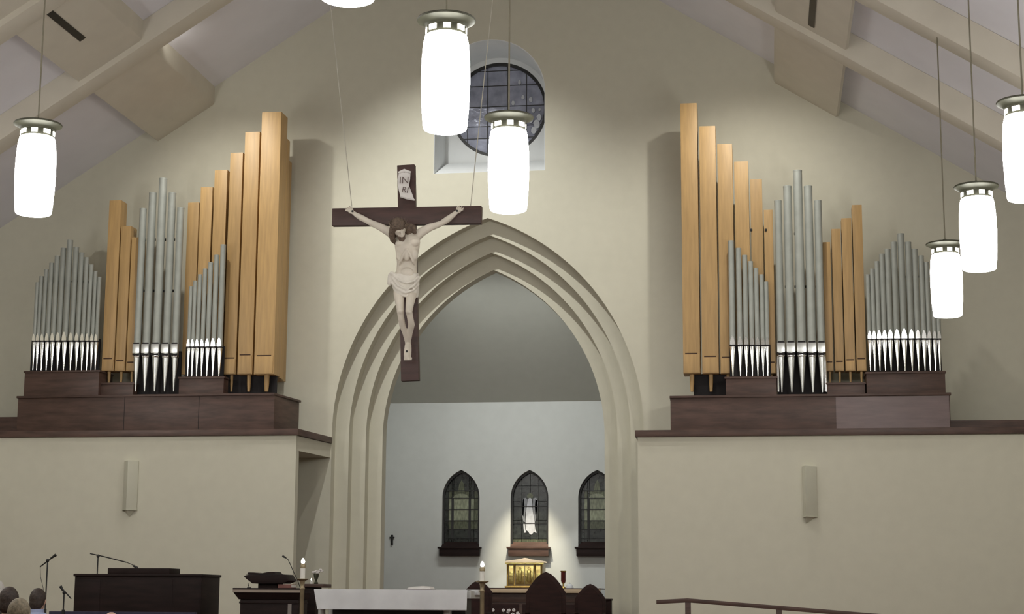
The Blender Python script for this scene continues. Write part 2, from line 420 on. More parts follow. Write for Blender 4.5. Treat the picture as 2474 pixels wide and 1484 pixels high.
# ------------------------------------------------------------------ windows
BZW = 26.97
w1 = thing('window_1', (CRX, BZW, CRZ), 'round leaded window of blue-grey glass in the deep niche above the arch', 'window', None, 'structure')
ring = MB()
n = 48; vv = []; ff = []
for r, y in ((CRR, 26.93), (CRR-.05, 26.93), (CRR-.05, 27.0), (CRR, 27.0)):
    for i in range(n): a = 2*PI*i/n; vv.append((CRX+r*math.cos(a), y, CRZ+r*math.sin(a)))
for k in range(4):
    for i in range(n): j = (i+1) % n; kk = (k+1) % 4; ff.append((k*n+i, k*n+j, kk*n+j, kk*n+i))
ring.add(vv, ff); part('window_frame', ring, 'lead', w1)
xs = [CRX-CRR]+[ax(p, 300, BZW) for p in (1130, 1178, 1226, 1272)]+[CRX+CRR]
zs = [CRZ-CRR]+[az(1200, p, BZW) for p in (334, 305, 258, 208, 172)]+[CRZ+CRR]
for i in range(len(xs)-1):
    for j in range(len(zs)-1):
        p = clip([(CRX+(CRR-.05)*math.cos(2*PI*q/48), CRZ+(CRR-.05)*math.sin(2*PI*q/48)) for q in range(48)], xs[i]+.006, xs[i+1]-.006, zs[j]+.006, zs[j+1]-.006)
        if len(p) > 2:
            o = part('pane', MB().prism(p, BZW, BZW+.012), 'glassblu', w1)
for x in xs[1:-1]:
    h = math.sqrt(max(.01, (CRR-.03)**2-(x-CRX)**2)); part('glazing_bar', MB().box(x-.005, x+.005, BZW-.012, BZW+.02, CRZ-h, CRZ+h), 'lead', w1)
for z in zs[1:-1]:
    h = math.sqrt(max(.01, (CRR-.03)**2-(z-CRZ)**2)); part('glazing_bar', MB().box(CRX-h, CRX+h, BZW-.010, BZW+.02, z-.005, z+.005), 'lead', w1)
# lamp reflections on the round window, modelled as pale patches before the panes
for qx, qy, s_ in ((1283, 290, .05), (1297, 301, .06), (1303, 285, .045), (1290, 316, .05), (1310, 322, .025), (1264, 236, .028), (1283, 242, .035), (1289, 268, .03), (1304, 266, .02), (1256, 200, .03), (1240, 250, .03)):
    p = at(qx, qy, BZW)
    o = part('reflection_patch', MB().prism([(p.x+s_*math.cos(2*PI*k/9)*random.uniform(.7, 1.1), p.z+1.3*s_*math.sin(2*PI*k/9)) for k in range(9)], BZW-.03, BZW-.012), 'glasswht', w1)
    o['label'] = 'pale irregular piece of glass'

def lancet_window(idx, cx, zb, zs_, w, label):
    t = thing('window_%d' % idx, (cx, BY+.1, zb), label, 'window', None, 'structure')
    gy = BY+.12
    out = lancet(cx, zb, zs_, w); inn = lancet(cx, zb+.03, zs_, w-.035)
    fr = MB(); fr.add(*plate([out, inn], BY+.05, BY+.2)); part('window_frame', fr, 'lead', t)
    zt = out[len(out)//2][1]
    def P(px, py): v = at(px, py, gy); return v.x, v.z
    s = w/.345
    poly = inn[:]
    cols = [-w, -.72*w, -.54*w, -.45*w, .38*w, .47*w, .66*w, w]
    H = zt-zb
    if idx != 3:
        rows = [zb, zb+.13*H, zb+.245*H, zb+.355*H, zb+.50*H, zb+.645*H, zb+.74*H, zt]
        for j in range(len(rows)-1):
            for i in range(len(cols)-1):
                p = clip(poly, cx+cols[i]+.004, cx+cols[i+1]-.004, rows[j]+.004, rows[j+1]-.004)
                if len(p) < 3: continue
                m = 'glassdk'
                if 3 <= j <= 4 and i in (1, 3, 5): m = 'glassgrn'
                elif j == 2 and i in (1, 3, 5): m = 'glassolv'
                elif 2 <= j <= 5 and i == 6: m = 'glassolv'
                elif j == 5 and i in (3, 1): m = 'glassolv'
                part('pane', MB().prism(p, gy, gy+.012), m, t)
        # pale domed head over the middle light
        hx = cx-.05*w; hz = rows[5]; hw = .42*w
        part('pane', MB().prism([(hx-hw, hz-.02)]+[(hx-hw*math.cos(PI*k/10), hz+.55*hw*math.sin(PI*k/10)) for k in range(11)]+[(hx+hw, hz-.02)], gy-.006, gy+.002), 'glassgrn', t)
        part('pane', MB().prism([(hx-.18*w, hz+.3*w), (hx-.1*w, hz+.75*w), (hx+.02*w, hz+.95*w), (hx+.14*w, hz+.75*w), (hx+.2*w, hz+.3*w)], gy-.006, gy+.002), 'glassolv', t)
        for z in rows[1:-1]: part('glazing_bar', MB().box(cx-w+.03, cx+w-.03, gy-.015, gy, z-.005, z+.005), 'lead', t)
        for c_ in (-.495, .425): part('glazing_bar', MB().box(cx+c_*w-.022, cx+c_*w+.022, gy-.010, gy, rows[1], rows[5]), 'lead', t)
    else:
        rows = [zb, zb+.12*H, zb+.36*H, zb+.60*H, zb+.80*H, zt]; cols = [-w, -.45*w, 0, .45*w, w]
        for j in range(len(rows)-1):
            for i in range(len(cols)-1):
                p = clip(poly, cx+cols[i]+.004, cx+cols[i+1]-.004, rows[j]+.004, rows[j+1]-.004)
                if len(p) >= 3: part('pane', MB().prism(p, gy, gy+.012), 'glassolv' if j == 0 else 'glassdk', t)
        def Q(L): return [P(1200+a/6.186, 1110+b/6.186) for a, b in L]
        robe = [([(468, 592), (500, 575), (525, 592), (530, 700), (548, 820), (572, 960), (560, 1060), (545, 1105), (515, 1128), (490, 1110), (470, 1080), (440, 1060), (432, 960), (440, 780)], 'glasswht'),
                ([(388, 592), (430, 575), (462, 600), (448, 700), (428, 800), (425, 940), (400, 930), (376, 830), (380, 700)], 'glassgry'),
                ([(545, 585), (590, 572), (622, 640), (604, 760), (590, 880), (572, 940), (552, 820), (536, 700)], 'glassgry'),
                ([(392, 600), (408, 590), (412, 700), (402, 860), (384, 830), (384, 700)], 'glasswht'),
                ([(580, 600), (614, 620), (606, 740), (590, 860), (578, 820), (572, 700)], 'glasswht'),
                ([(398, 950), (424, 960), (430, 1060), (445, 1095), (414, 1100), (404, 1040)], 'glasswht'),
                ([(570, 990), (580, 1060), (598, 1090), (590, 1105), (560, 1085)], 'glasswht')]
        for L, m in robe:
            o = part('robe_pane', MB().prism(Q(L), gy-.012, gy-.002), m, t); o['label'] = 'pale glass of the robed figure'
        hd = Q([(450, 545), (470, 515), (500, 505), (530, 515), (550, 545), (540, 575), (500, 585), (460, 575)])
        o = part('robe_pane', MB().prism(hd, gy-.010, gy-.002), 'glassolv', t); o['label'] = 'dark glass head of the robed figure'
        for k in range(9):
            c0 = P(1200+(300+k*48)/6.186, 1110+1235/6.186)
            part('ornament', MB().prism([(c0[0]+.028*math.cos(a*PI/3), c0[1]+.035*math.sin(a*PI/3)) for a in range(6)], gy-.01, gy-.002), 'glassolv', t)
        for py in (705, 957):
            z = P(1280, 1110+py/6.186)[1]; part('glazing_bar', MB().box(cx-w+.03, cx+w-.03, gy-.02, gy-.012, z-.006, z+.006), 'lead', t)
    # sill box
    z1 = zb+.02; z0 = az(1278, 1344, BY-.1); sd = .13
    sb = part('sill', MB().box(cx-w-.02, cx+w+.02, BY-sd, BY+.05, z0, z1-.02).box(cx-w-.05, cx+w+.05, BY-sd-.02, BY+.0, z1-.03, z1), 'dkwood' if idx == 3 else 'blackwood', t, .006)
    sb['label'] = 'projecting dark wooden sill'
    part('sill_slope', MB().hexa([(cx-w, BY-.02, z1), (cx+w, BY-.02, z1), (cx+w, BY+.12, z1), (cx-w, BY+.12, z1), (cx-w, BY-.02, z1+.01), (cx+w, BY-.02, z1+.01), (cx+w, BY+.12, z1+.10), (cx-w, BY+.12, z1+.10)]), 'dkwood' if idx == 3 else 'blackwood', t)
    part('backing', MB().box(cx-w-.05, cx+w+.05, BY+.225, BY+.24, zb-.05, zt+.05), 'dark', t)
lancet_window(2, *wins[0], 'dark leaded pointed window with greenish panes, left of the three in the chancel')
lancet_window(3, *wins[1], 'pointed stained-glass window with a pale robed figure above the tabernacle')
lancet_window(4, *wins[2], 'dark leaded pointed window half hidden behind the right arch jamb')

# ------------------------------------------------------------------ pipe organs
def metal_pipe(org, px, ym, yt, ytop, wpx, Y, n=14, big=False, kind='metal_pipe'):
    x = ax(px, ym, Y); zm = az(px, ym, Y); zt = az(px, yt, Y); zp = az(px, ytop, Y)
    r = wpx/2*Y/F*1.05
    b = MB()
    b.lathe(x, Y, [(r, zm+.012), (r, zp-.02), (r*1.03, zp-.02), (r*1.03, zp)], n)
    o = part(kind, b, 'zinc', org)
    ft = MB(); ft.lathe(x, Y, [(r*.2, zt), (r*.45, zt+(zm-zt)*.3), (r*.8, zm-(zm-zt)*.3), (r*.97, zm-.012), (r*.97, zm-.006)], n)
    part('foot', ft, 'tin2' if big else 'tin', o)
    lip = MB()
    if big:
        mh = .135
        lip.box(x-r*1.03, x+r*1.03, Y-r*1.06, Y+r*.2, zm-.01, zm+mh)
        part('mouth', lip, 'tin2', o, .006)
        part('mouth_slit', MB().box(x-r*.95, x+r*.95, Y-r*1.12, Y-r*.9, zm-.045, zm-.018), 'dark', o)
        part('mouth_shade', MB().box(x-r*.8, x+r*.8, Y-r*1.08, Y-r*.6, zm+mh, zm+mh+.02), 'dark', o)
        part('lower_lip', MB().lathe(x, Y, [(r*.99, zm-.075), (r*1.06, zm-.065), (r*1.06, zm-.045), (r*.99, zm-.04)], n), 'tin', o)
    else:
        # leaf-shaped flattened upper lip and the slit beneath it
        h = .085*wpx/14+.05
        pts = [(-.82, 0), (-.78, .3), (-.55, .65), (-.25, .9), (0, 1), (.25, .9), (.55, .65), (.78, .3), (.82, 0)]
        poly = [(x+a*r, zm+.014+b_*h) for a, b_ in pts]
        n2 = len(poly); ftv = [(p[0], Y-r*1.02, p[1]) for p in poly]+[(p[0], Y-r*.5, p[1]) for p in poly]
        # lean the leaf back a little towards its tip
        ftv = [(vx, vy-(.010*((vz-zm)/h) if i < n2 else 0), vz) for i, (vx, vy, vz) in enumerate(ftv)]
        lip.add(ftv, [tuple(range(n2)), tuple(range(n2, 2*n2))[::-1]]+[(i, (i+1) % n2, n2+(i+1) % n2, n2+i) for i in range(n2)])
        part('upper_lip', lip, 'tin', o)
        part('mouth_slit', MB().box(x-r*.85, x+r*.85, Y-r*1.06, Y-r*.5, zm-.006, zm+.014), 'dark', o)
    return o
def wood_pipe(org, x0p, x1p, ybase, ytop, slit, Y, depth=None, foot=True, yfoot=945, footpx=None, slitx=None, Yf=None):
    x0, x1 = ax(x0p, ybase, Y), ax(x1p, ybase, Y); zb, zt = az(x0p, ybase, Y), az(x0p, ytop, Y)
    w = x1-x0; d = depth or w*1.25
    b = MB().box(x0, x1, Y, Y+d, zb, zt)
    o = part('wooden_pipe', b, 'oak', org, .004)
    if slit:
        zs_ = az(x0p, slit, Y)
        sx0, sx1 = (x0+.12*w, x1-.15*w)
        part('mouth_slit', MB().box(sx0, sx1, Y-.004, Y+.01, zs_-.008, zs_+.011), 'oakdk', o)
        part('mouth_cap', MB().box(x0+.04*w, x1-.05*w, Y-.012, Y+.005, zb+.01, zs_-.012), 'oak', o, .002)
    if foot:
        zf = az(x0p, yfoot, Y); fx = ax(footpx, ybase, Y) if footpx else (x0+x1)/2
        part('foot', MB().lathe(fx, Y+d*.3, [(w*.09, zf), (w*.13, (zf+zb)/2), (w*.14, zb+.005)], 10), 'oak', o)
    return o
def studs(org, pxs, y, Y):
    for px in pxs:
        p = at(px, y, Y+.05); part('stud', MB().lathe(p.x, p.y, [(.013, p.z-.02), (.016, p.z-.015), (.016, p.z+.015), (.013, p.z+.02)], 8), 'black', org)

# --- left organ
PY = 24.8
org = thing('pipe_organ', (ax(380, 1036, PY), PY+.5, LZ), 'left organ of timber and metal pipes, tallest timber pipes at its right end', 'organ', 'the two pipe organs on the ledges')
xa, xb, xc = ax(42, 1000, PY), ax(662, 1000, PY), ax(721, 1000, 25.75)
zp = az(400, 953, PY)
part('windchest', MB().slab([(xa, PY), (xb, PY), (xc, 25.78), (xa, 25.78)], LZ, zp-.02), 'dkwood', org, .004)
part('moulding', MB().slab([(xa-.02, PY-.025), (xb+.005, PY-.025), (xc+.03, 25.79), (xa-.02, 25.79)], zp-.035, zp), 'dkwood', org, .006)
for q in (300, 480):
    xq = ax(q, 1000, PY)
    part('panel_joint', MB().box(xq-.004, xq+.004, PY-.002, PY+.01, LZ+.01, zp-.04), 'dark', org)
def plinth(org, p0, p1, ytop, ybot, Y, d=.55, low=0, mt='dkwood'):
    x0, x1 = ax(p0, ytop, Y), ax(p1, ytop, Y); zt = az(p0, ytop, Y); zb = zp
    part('plinth', MB().box(x0, x1, Y, Y+d, zb, zt-.025), mt, org, .004)
    part('plinth_cap', MB().box(x0-.015, x1+.015, Y-.015, Y+d, zt-.03, zt), mt, org, .005)
    return x0, x1, zt
plinth(org, 60, 240, 897, 950, 24.86)
L13x = [83, 92, 103, 115, 128, 142, 157, 173, 187, 200, 212, 223, 233]
L13t = [683, 668, 652, 636, 619, 600, 581, 598, 611, 623, 640, 656, 670]
L13w = [9.5, 10, 10.5, 11.5, 12.5, 13.5, 14.5, 13.5, 12.5, 11.5, 10.5, 10, 9.5]
for a, b, c in zip(L13x, L13t, L13w): metal_pipe(org, a, 826, 895, b, c, 24.98)
def rackbar(org, p0, p1, y, Y, h=.02):
    a, b = at(p0, y, Y), at(p1, y, Y); part('rack_bar', MB().box(a.x, b.x, Y, Y+.02, a.z-h/2, a.z+h/2), 'zinc', org)
rackbar(org, 92, 243, 682, 25.05)
studs(org, [ax_ for ax_ in (97, 109, 121, 134, 147, 161, 176, 190, 203, 214, 226, 238)], 682, 24.99)
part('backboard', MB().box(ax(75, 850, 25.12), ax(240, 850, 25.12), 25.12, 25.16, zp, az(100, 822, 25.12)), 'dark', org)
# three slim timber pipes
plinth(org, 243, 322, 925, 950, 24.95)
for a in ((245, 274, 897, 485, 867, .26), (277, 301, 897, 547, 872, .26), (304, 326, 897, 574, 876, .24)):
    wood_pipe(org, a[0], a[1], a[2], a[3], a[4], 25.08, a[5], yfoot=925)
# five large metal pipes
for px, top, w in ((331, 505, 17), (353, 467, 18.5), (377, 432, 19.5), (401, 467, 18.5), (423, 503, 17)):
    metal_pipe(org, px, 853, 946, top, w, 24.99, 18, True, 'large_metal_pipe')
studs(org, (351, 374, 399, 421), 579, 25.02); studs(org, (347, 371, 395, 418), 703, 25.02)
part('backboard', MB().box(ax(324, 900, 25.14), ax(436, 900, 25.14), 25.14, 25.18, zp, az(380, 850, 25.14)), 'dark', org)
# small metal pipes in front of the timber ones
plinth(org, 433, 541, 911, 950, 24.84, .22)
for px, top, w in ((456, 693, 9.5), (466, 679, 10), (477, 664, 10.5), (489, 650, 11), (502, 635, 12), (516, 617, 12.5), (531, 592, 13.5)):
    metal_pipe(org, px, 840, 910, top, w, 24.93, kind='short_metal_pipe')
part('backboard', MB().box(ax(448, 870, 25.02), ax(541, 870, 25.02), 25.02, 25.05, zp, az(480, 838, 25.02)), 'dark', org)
# tall timber pipes
for a in ((438, 465, 905, 490, None, None, 25.15), (468, 497, 905, 453, None, None, 25.15), (501, 532, 905, 412, None, None, 25.13), (538, 569, 905, 370, 866, 555, 25.10), (573, 609, 905, 320, 858, 597, 25.05), (613, 661, 905, 272, 860, 640, 25.0)):
    wood_pipe(org, a[0], a[1], a[2], a[3], a[4], a[6], .36, footpx=a[5])
# timber pipes on the canted end
for k, (y0, dx, top, w) in enumerate(((25.38, .0, 332, .30), (25.66, .07, 385, .26))):
    x1 = ax((683, 689)[k], 905, y0+.2); z0 = az(661, 905, 25.0); zt = az(690, top, y0)
    o = part('wooden_pipe', MB().box(x1-.30, x1, y0, y0+.24, z0, zt), 'oak', org, .004)
    part('foot', MB().lathe(x1-.15, y0+.1, [(.035, zp), (.045, z0+.01)], 10), 'oak', o)

# --- right organ
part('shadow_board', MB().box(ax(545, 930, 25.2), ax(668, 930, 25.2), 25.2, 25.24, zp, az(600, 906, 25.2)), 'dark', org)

# --- right organ
org = thing('pipe_organ', (ax(1960, 1040, PY), PY+.5, LZR), 'right organ of timber and metal pipes, tallest timber pipes at its left end', 'organ', 'the two pipe organs on the ledges')
xa, xb = ax(1620, 1000, PY), ax(2296, 1000, PY); zp = az(1950, 953, PY)
part('windchest', MB().slab([(xa, PY), (xb, PY), (xb, 25.78), (xa-.03, 25.78)], LZR, zp-.02), 'dkwood', org, .004)
part('moulding', MB().slab([(xa-.01, PY-.025), (xb+.02, PY-.025), (xb+.02, 25.79), (xa-.04, 25.79)], zp-.035, zp), 'dkwood', org, .006)
xq = ax(2020, 1000, PY); lp = part('panel', MB().box(xq, xb-.012, PY-.006, PY+.01, LZR+.004, zp-.045), mat('walnut_sheen', (.135, .085, .08), .4, var=.15, scale=3, grain=(1, 1, 6)), org)  # sheen on the chest front put into a lighter wood colour
lp['label'] = 'brown panel with sheen painted in'
for a in ((1651, 1692, 903, 250, 855, 1671), (1697, 1737, 903, 305, 862, 1717), (1741, 1778, 903, 348, 864, None), (1782, 1817, 903, 390, None, None), (1821, 1850, 903, 433, None, None), (1853, 1875, 903, 507, 876, None)):
    wood_pipe(org, a[0], a[1], a[2], a[3], a[4], 25.05, .36, footpx=a[5])
studs(org, (1815, 1850), 556, 25.0)
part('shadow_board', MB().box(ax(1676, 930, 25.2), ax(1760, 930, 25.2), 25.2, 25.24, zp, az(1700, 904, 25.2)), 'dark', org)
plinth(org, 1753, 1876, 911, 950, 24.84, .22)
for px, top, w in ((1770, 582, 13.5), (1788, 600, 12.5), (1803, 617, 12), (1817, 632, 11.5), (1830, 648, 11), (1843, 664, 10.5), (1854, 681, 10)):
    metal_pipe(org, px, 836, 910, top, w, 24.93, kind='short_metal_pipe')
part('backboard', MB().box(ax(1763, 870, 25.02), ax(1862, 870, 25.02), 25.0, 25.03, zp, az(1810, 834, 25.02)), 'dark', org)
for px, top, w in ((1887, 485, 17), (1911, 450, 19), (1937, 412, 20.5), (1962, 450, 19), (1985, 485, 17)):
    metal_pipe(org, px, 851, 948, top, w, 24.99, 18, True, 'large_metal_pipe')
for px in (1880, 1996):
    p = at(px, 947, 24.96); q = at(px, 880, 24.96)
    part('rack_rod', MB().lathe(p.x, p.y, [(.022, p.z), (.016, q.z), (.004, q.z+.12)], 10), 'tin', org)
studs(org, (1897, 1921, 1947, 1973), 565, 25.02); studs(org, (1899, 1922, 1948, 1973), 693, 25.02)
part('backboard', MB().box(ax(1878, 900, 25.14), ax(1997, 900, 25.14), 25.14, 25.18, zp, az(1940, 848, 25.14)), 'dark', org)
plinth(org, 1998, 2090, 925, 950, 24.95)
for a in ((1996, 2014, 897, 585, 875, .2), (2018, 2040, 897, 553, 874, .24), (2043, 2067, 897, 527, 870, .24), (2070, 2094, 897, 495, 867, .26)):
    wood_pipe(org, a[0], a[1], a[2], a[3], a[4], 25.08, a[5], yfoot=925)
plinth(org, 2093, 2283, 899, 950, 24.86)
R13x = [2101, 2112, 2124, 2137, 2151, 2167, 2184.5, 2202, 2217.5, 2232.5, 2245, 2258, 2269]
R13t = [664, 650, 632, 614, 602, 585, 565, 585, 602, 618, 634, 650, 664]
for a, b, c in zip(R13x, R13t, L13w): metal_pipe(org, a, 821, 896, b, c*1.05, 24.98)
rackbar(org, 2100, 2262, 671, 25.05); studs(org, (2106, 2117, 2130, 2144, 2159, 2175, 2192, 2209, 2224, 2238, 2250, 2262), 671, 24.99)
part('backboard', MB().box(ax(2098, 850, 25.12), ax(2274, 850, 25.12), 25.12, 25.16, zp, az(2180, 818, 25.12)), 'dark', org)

# ------------------------------------------------------------------ pendant lamps
def pendant(x, y, zb, label):
    t = thing('pendant_lamp', (x, y, zb), label, 'lamp', 'cylindrical pendant lamps over the nave')
    g = MB().lathe(0, 0, [(.03, 0), (.148, .002), (.162, .008), (.168, .03), (.180, .18), (.187, .38), (.184, .54), (.174, .68), (.162, .735), (.150, .745)], 28)
    part('glass_shade', g, 'lamp', t, local=True)
    part('crown_band', MB().lathe(0, 0, [(.148, .735), (.152, .74), (.150, .815), (.160, .82)], 28), 'bronze', t, local=True)
    for k in range(8):
        a = 2*PI*(k+.3)/8; R = Matrix.Rotation(a, 3, 'Z')
        b = MB(); w = .034 if k % 2 else .028
        b.add([R @ Vector(p) for p in [(.145, -w, .762), (.1575, -w, .762), (.1575, w, .762), (.145, w, .762), (.145, -w, .802), (.1575, -w, .802), (.1575, w, .802), (.145, w, .802)]],
              [(0, 3, 2, 1), (4, 5, 6, 7), (0, 1, 5, 4), (1, 2, 6, 5), (2, 3, 7, 6), (3, 0, 4, 7)])
        part('crown_window', b, 'lampwin', t, local=True)
    part('canopy', MB().lathe(0, 0, [(.158, .812), (.164, .825), (.175, .838), (.205, .852), (.222, .860), (.226, .870), (.220, .878), (.17, .884), (.08, .888), (.03, .893), (.018, .93)], 32), 'bronze', t, local=True)
    ys_ = min(RAFT, key=lambda q: abs(q-y))
    top = roofz(x)-(.38 if abs(ys_-y) < .22 else 0)-zb
    part('cord', MB().lathe(0, 0, [(.008, .92), (.008, top)], 8), 'cord', t, local=True)
    return t
lamps = [(6.474, 20.2, 765, 2290, 'smallest lit pendant lamp, rightmost row, in front of the right organ'),
         (6.51, 17.4, 653, 2367, 'lit pendant lamp between the smallest one and the right frame edge'),
         (6.60, 14.7, 483, 2482, 'lit pendant lamp cut off by the right edge of the frame'),
         (2.086, 14.7, 510, 1228, 'lit pendant lamp hanging low in front of the round window'),
         (-2.424, 14.7, 518, 80, 'lit pendant lamp at the far left above the left organ'),
         (1.981, 12.2, 315, 1075, 'largest lit pendant lamp at the top centre'),
         (1.90, 9.55, -1, 840, 'lit pendant lamp whose bottom rim just shows at the top edge')]
for x, y, py, px, lb in lamps:
    p = at(px, py, y); pendant(p.x, y, p.z, lb)
hid = [(-2.2, 12.1), (-2.2, 9.4), (6.5, 12.1), (6.5, 9.4), (-6.4, 20.2), (-6.4, 17.5), (-6.4, 14.8), (-6.4, 12.1), (2.1, 5), (-2.1, 5), (6.4, 5), (-6.4, 5)]
rows = {-6.4: 'far left', -2.2: 'inner left', -2.1: 'inner left', 2.1: 'inner right', 6.5: 'far right', 6.4: 'far right'}
for x, y in hid:
    place = {20.2: 'nearest the front wall', 17.5: 'second from the front wall', 14.8: 'third from the front wall', 12.1: 'fourth from the front wall', 9.4: 'fifth from the front wall', 5: 'last towards the back'}[y]
    t = pendant(x, y, 5.0, f'lit pendant lamp outside the frame, {rows[x]} row, {place}')

# ------------------------------------------------------------------ crucifix
CY = 20.3
cr = thing('crucifix', tuple(at(989, 920, CY)), 'large dark wooden crucifix with painted figure hanging before the arch', 'crucifix')
def band(pa, pb, hw, d0, d1):
    a, b = at(*pa, CY), at(*pb, CY); d = (b-a).normalized(); nrm = Vector((-d.z, 0, d.x))*hw
    q = [a-nrm, b-nrm, b+nrm, a+nrm]
    return MB().prism([(p.x, p.z) for p in q], CY+d0, CY+d1)
part('upright', band((980, 398), (990, 920), .111, .0, .10), 'crosswood', cr, .006)
part('crossbeam', band((803, 525), (1163, 519), .111, -.02, .085), 'crosswood', cr, .006)
# scroll with letters
def P3(px, py, dy): return at(px, py, CY+dy)
def C4(a, b): return 780+a/2.65, 380+b/2.65
sc_l = [(487, 100), (478, 140), (480, 180), (487, 215), (497, 250)]
sc_r = [(560, 98), (558, 140), (550, 180), (566, 220), (585, 272)]
vs = []; fs = []
depth_ = [-.05, -.035, -.06, -.035, -.07]
for (a, b), (c, d), dd in zip(sc_l, sc_r, depth_):
    for q in range(5):
        t_ = q/4; u = C4(a+(c-a)*t_, b+(d-b)*t_); vs.append(P3(u[0], u[1], dd-.02*math.sin(PI*t_)))
m_ = len(vs)
vs += [v+Vector((0, .012, 0)) for v in vs]
for k in range(4):
    for q in range(4):
        i = k*5+q; fs.append((i, i+1, i+6, i+5)); fs.append((m_+i, m_+i+5, m_+i+6, m_+i+1))
rim = [0, 1, 2, 3, 4, 9, 14, 19, 24, 23, 22, 21, 20, 15, 10, 5]
for a, b in zip(rim, rim[1:]+rim[:1]): fs.append((a, b, m_+b, m_+a))
scroll = part('scroll', MB().add(vs, fs, True), 'paper', cr); scroll['label'] = 'white curled scroll lettered INRI'
part('scroll_roll', MB().tube([P3(*C4(485, 100), -.05), P3(*C4(522, 86), -.055), P3(*C4(562, 98), -.05)], [.016, .024, .016], 10), 'paper', scroll)
part('scroll_roll', MB().tube([P3(*C4(497, 252), -.055), P3(*C4(540, 264), -.06), P3(*C4(588, 274), -.06)], [.010, .014, .010], 8), 'paper', scroll)
def text_mesh(txt, size, loc, rotz=0, ext=.002):
    cu = bpy.data.curves.new('t', 'FONT'); cu.body = txt; cu.size = size; cu.extrude = ext; cu.align_x = 'CENTER'
    o = bpy.data.objects.new('t', cu); C.objects.link(o)
    dg = bpy.context.evaluated_depsgraph_get(); me = bpy.data.meshes.new_from_object(o.evaluated_get(dg))
    bpy.data.objects.remove(o); c, s = math.cos(rotz), math.sin(rotz)
    v = [(loc[0]+c*p.co.x-s*p.co.y, loc[1]-p.co.z, loc[2]+s*p.co.x+c*p.co.y) for p in me.vertices]
    return MB().add(v, [tuple(p.vertices) for p in me.polygons])
l1 = P3(*C4(519, 168), -.088); l2 = P3(*C4(524, 226), -.082)
part('lettering', text_mesh('IN', .125, l1, -.03), 'ink', scroll)
part('lettering', text_mesh('RI', .105, l2, -.2), 'ink', scroll)
# the figure: one continuous painted body
def J(px, py, d): return at(px, py, CY+d)
fig = MB()
def limb(pts, rs): 
    fig.tube(pts, rs, 12)
    for p, r in zip(pts, rs): fig.ell(p, (r, r, r), 12, 8)
# torso rings (px left, px right, py, depth centre, ry)
tor = [(949, 1011, 694, -.13, .115), (950, 1009, 672, -.14, .115), (958, 1007, 652, -.13, .10), (959, 1007, 636, -.14, .095), (957, 1010, 616, -.17, .115), (954, 1014, 596, -.19, .125), (951, 1015, 578, -.18, .11), (957, 1008, 564, -.16, .08), (972, 996, 556, -.15, .055)]
rings = []
for l, r, y, d, ry in tor:
    a, b = J(l, y, d), J(r, y, d); rings.append(((a+b)/2, (b.x-a.x)/2, ry))
fig.loft(rings, 20)
# chest, ribs, belly
for px, py, d, r in ((969, 588, -.27, (.075, .045, .05)), (1001, 586, -.27, (.075, .045, .05)), (983, 612, -.265, (.05, .04, .10)), (966, 616, -.25, (.05, .04, .075)), (1001, 616, -.25, (.05, .04, .075)), (983, 660, -.225, (.085, .04, .07))):
    fig.ell(J(px, py, d), r, 14, 9)
for s_ in (-1, 1):
    fig.tube([J(983+s_*1, 602, -.30), J(983+s_*9, 616, -.30), J(983+s_*15, 632, -.27), J(983+s_*19, 640, -.22)], [.014, .018, .018, .012], 8)
    for q in range(3): fig.tube([J(983+s_*(14+q*1.5), 603+q*8, -.275), J(983+s_*(25+q*.5), 607+q*8, -.20)], .011, 7)
    fig.tube([J(983+s_*2, 571, -.22), J(983+s_*14, 567, -.215), J(983+s_*24, 565, -.17)], .014, 8)
# neck and head (bowed to the viewer's left)
limb([J(985, 566, -.17), J(976, 553, -.23), J(968, 545, -.27)], [.062, .055, .055])
HR = Matrix.Rotation(math.radians(-20), 3, 'Y') @ Matrix.Rotation(math.radians(22), 3, 'Z') @ Matrix.Rotation(math.radians(50), 3, 'X')
HC = J(964, 552, -.33)
def hd(p): return HC+HR @ Vector(p)
fig.ell(HC, (.078, .098, .105), 16, 10, HR)
fig.ell(hd((0, -.055, -.055)), (.052, .045, .065), 12, 8, HR)        # jaw
fig.tube([hd((0, -.095, .015)), hd((0, -.125, -.03)), hd((0, -.10, -.045))], [.010, .019, .010], 8)     # nose
for s_ in (-1, 1): fig.ell(hd((s_*.078, 0, -.01)), (.012, .022, .03), 8, 6, HR); fig.ell(hd((s_*.033, -.092, .012)), (.018, .010, .008), 8, 6, HR)
fig.ell(hd((0, -.102, -.062)), (.024, .010, .007), 8, 6, HR)
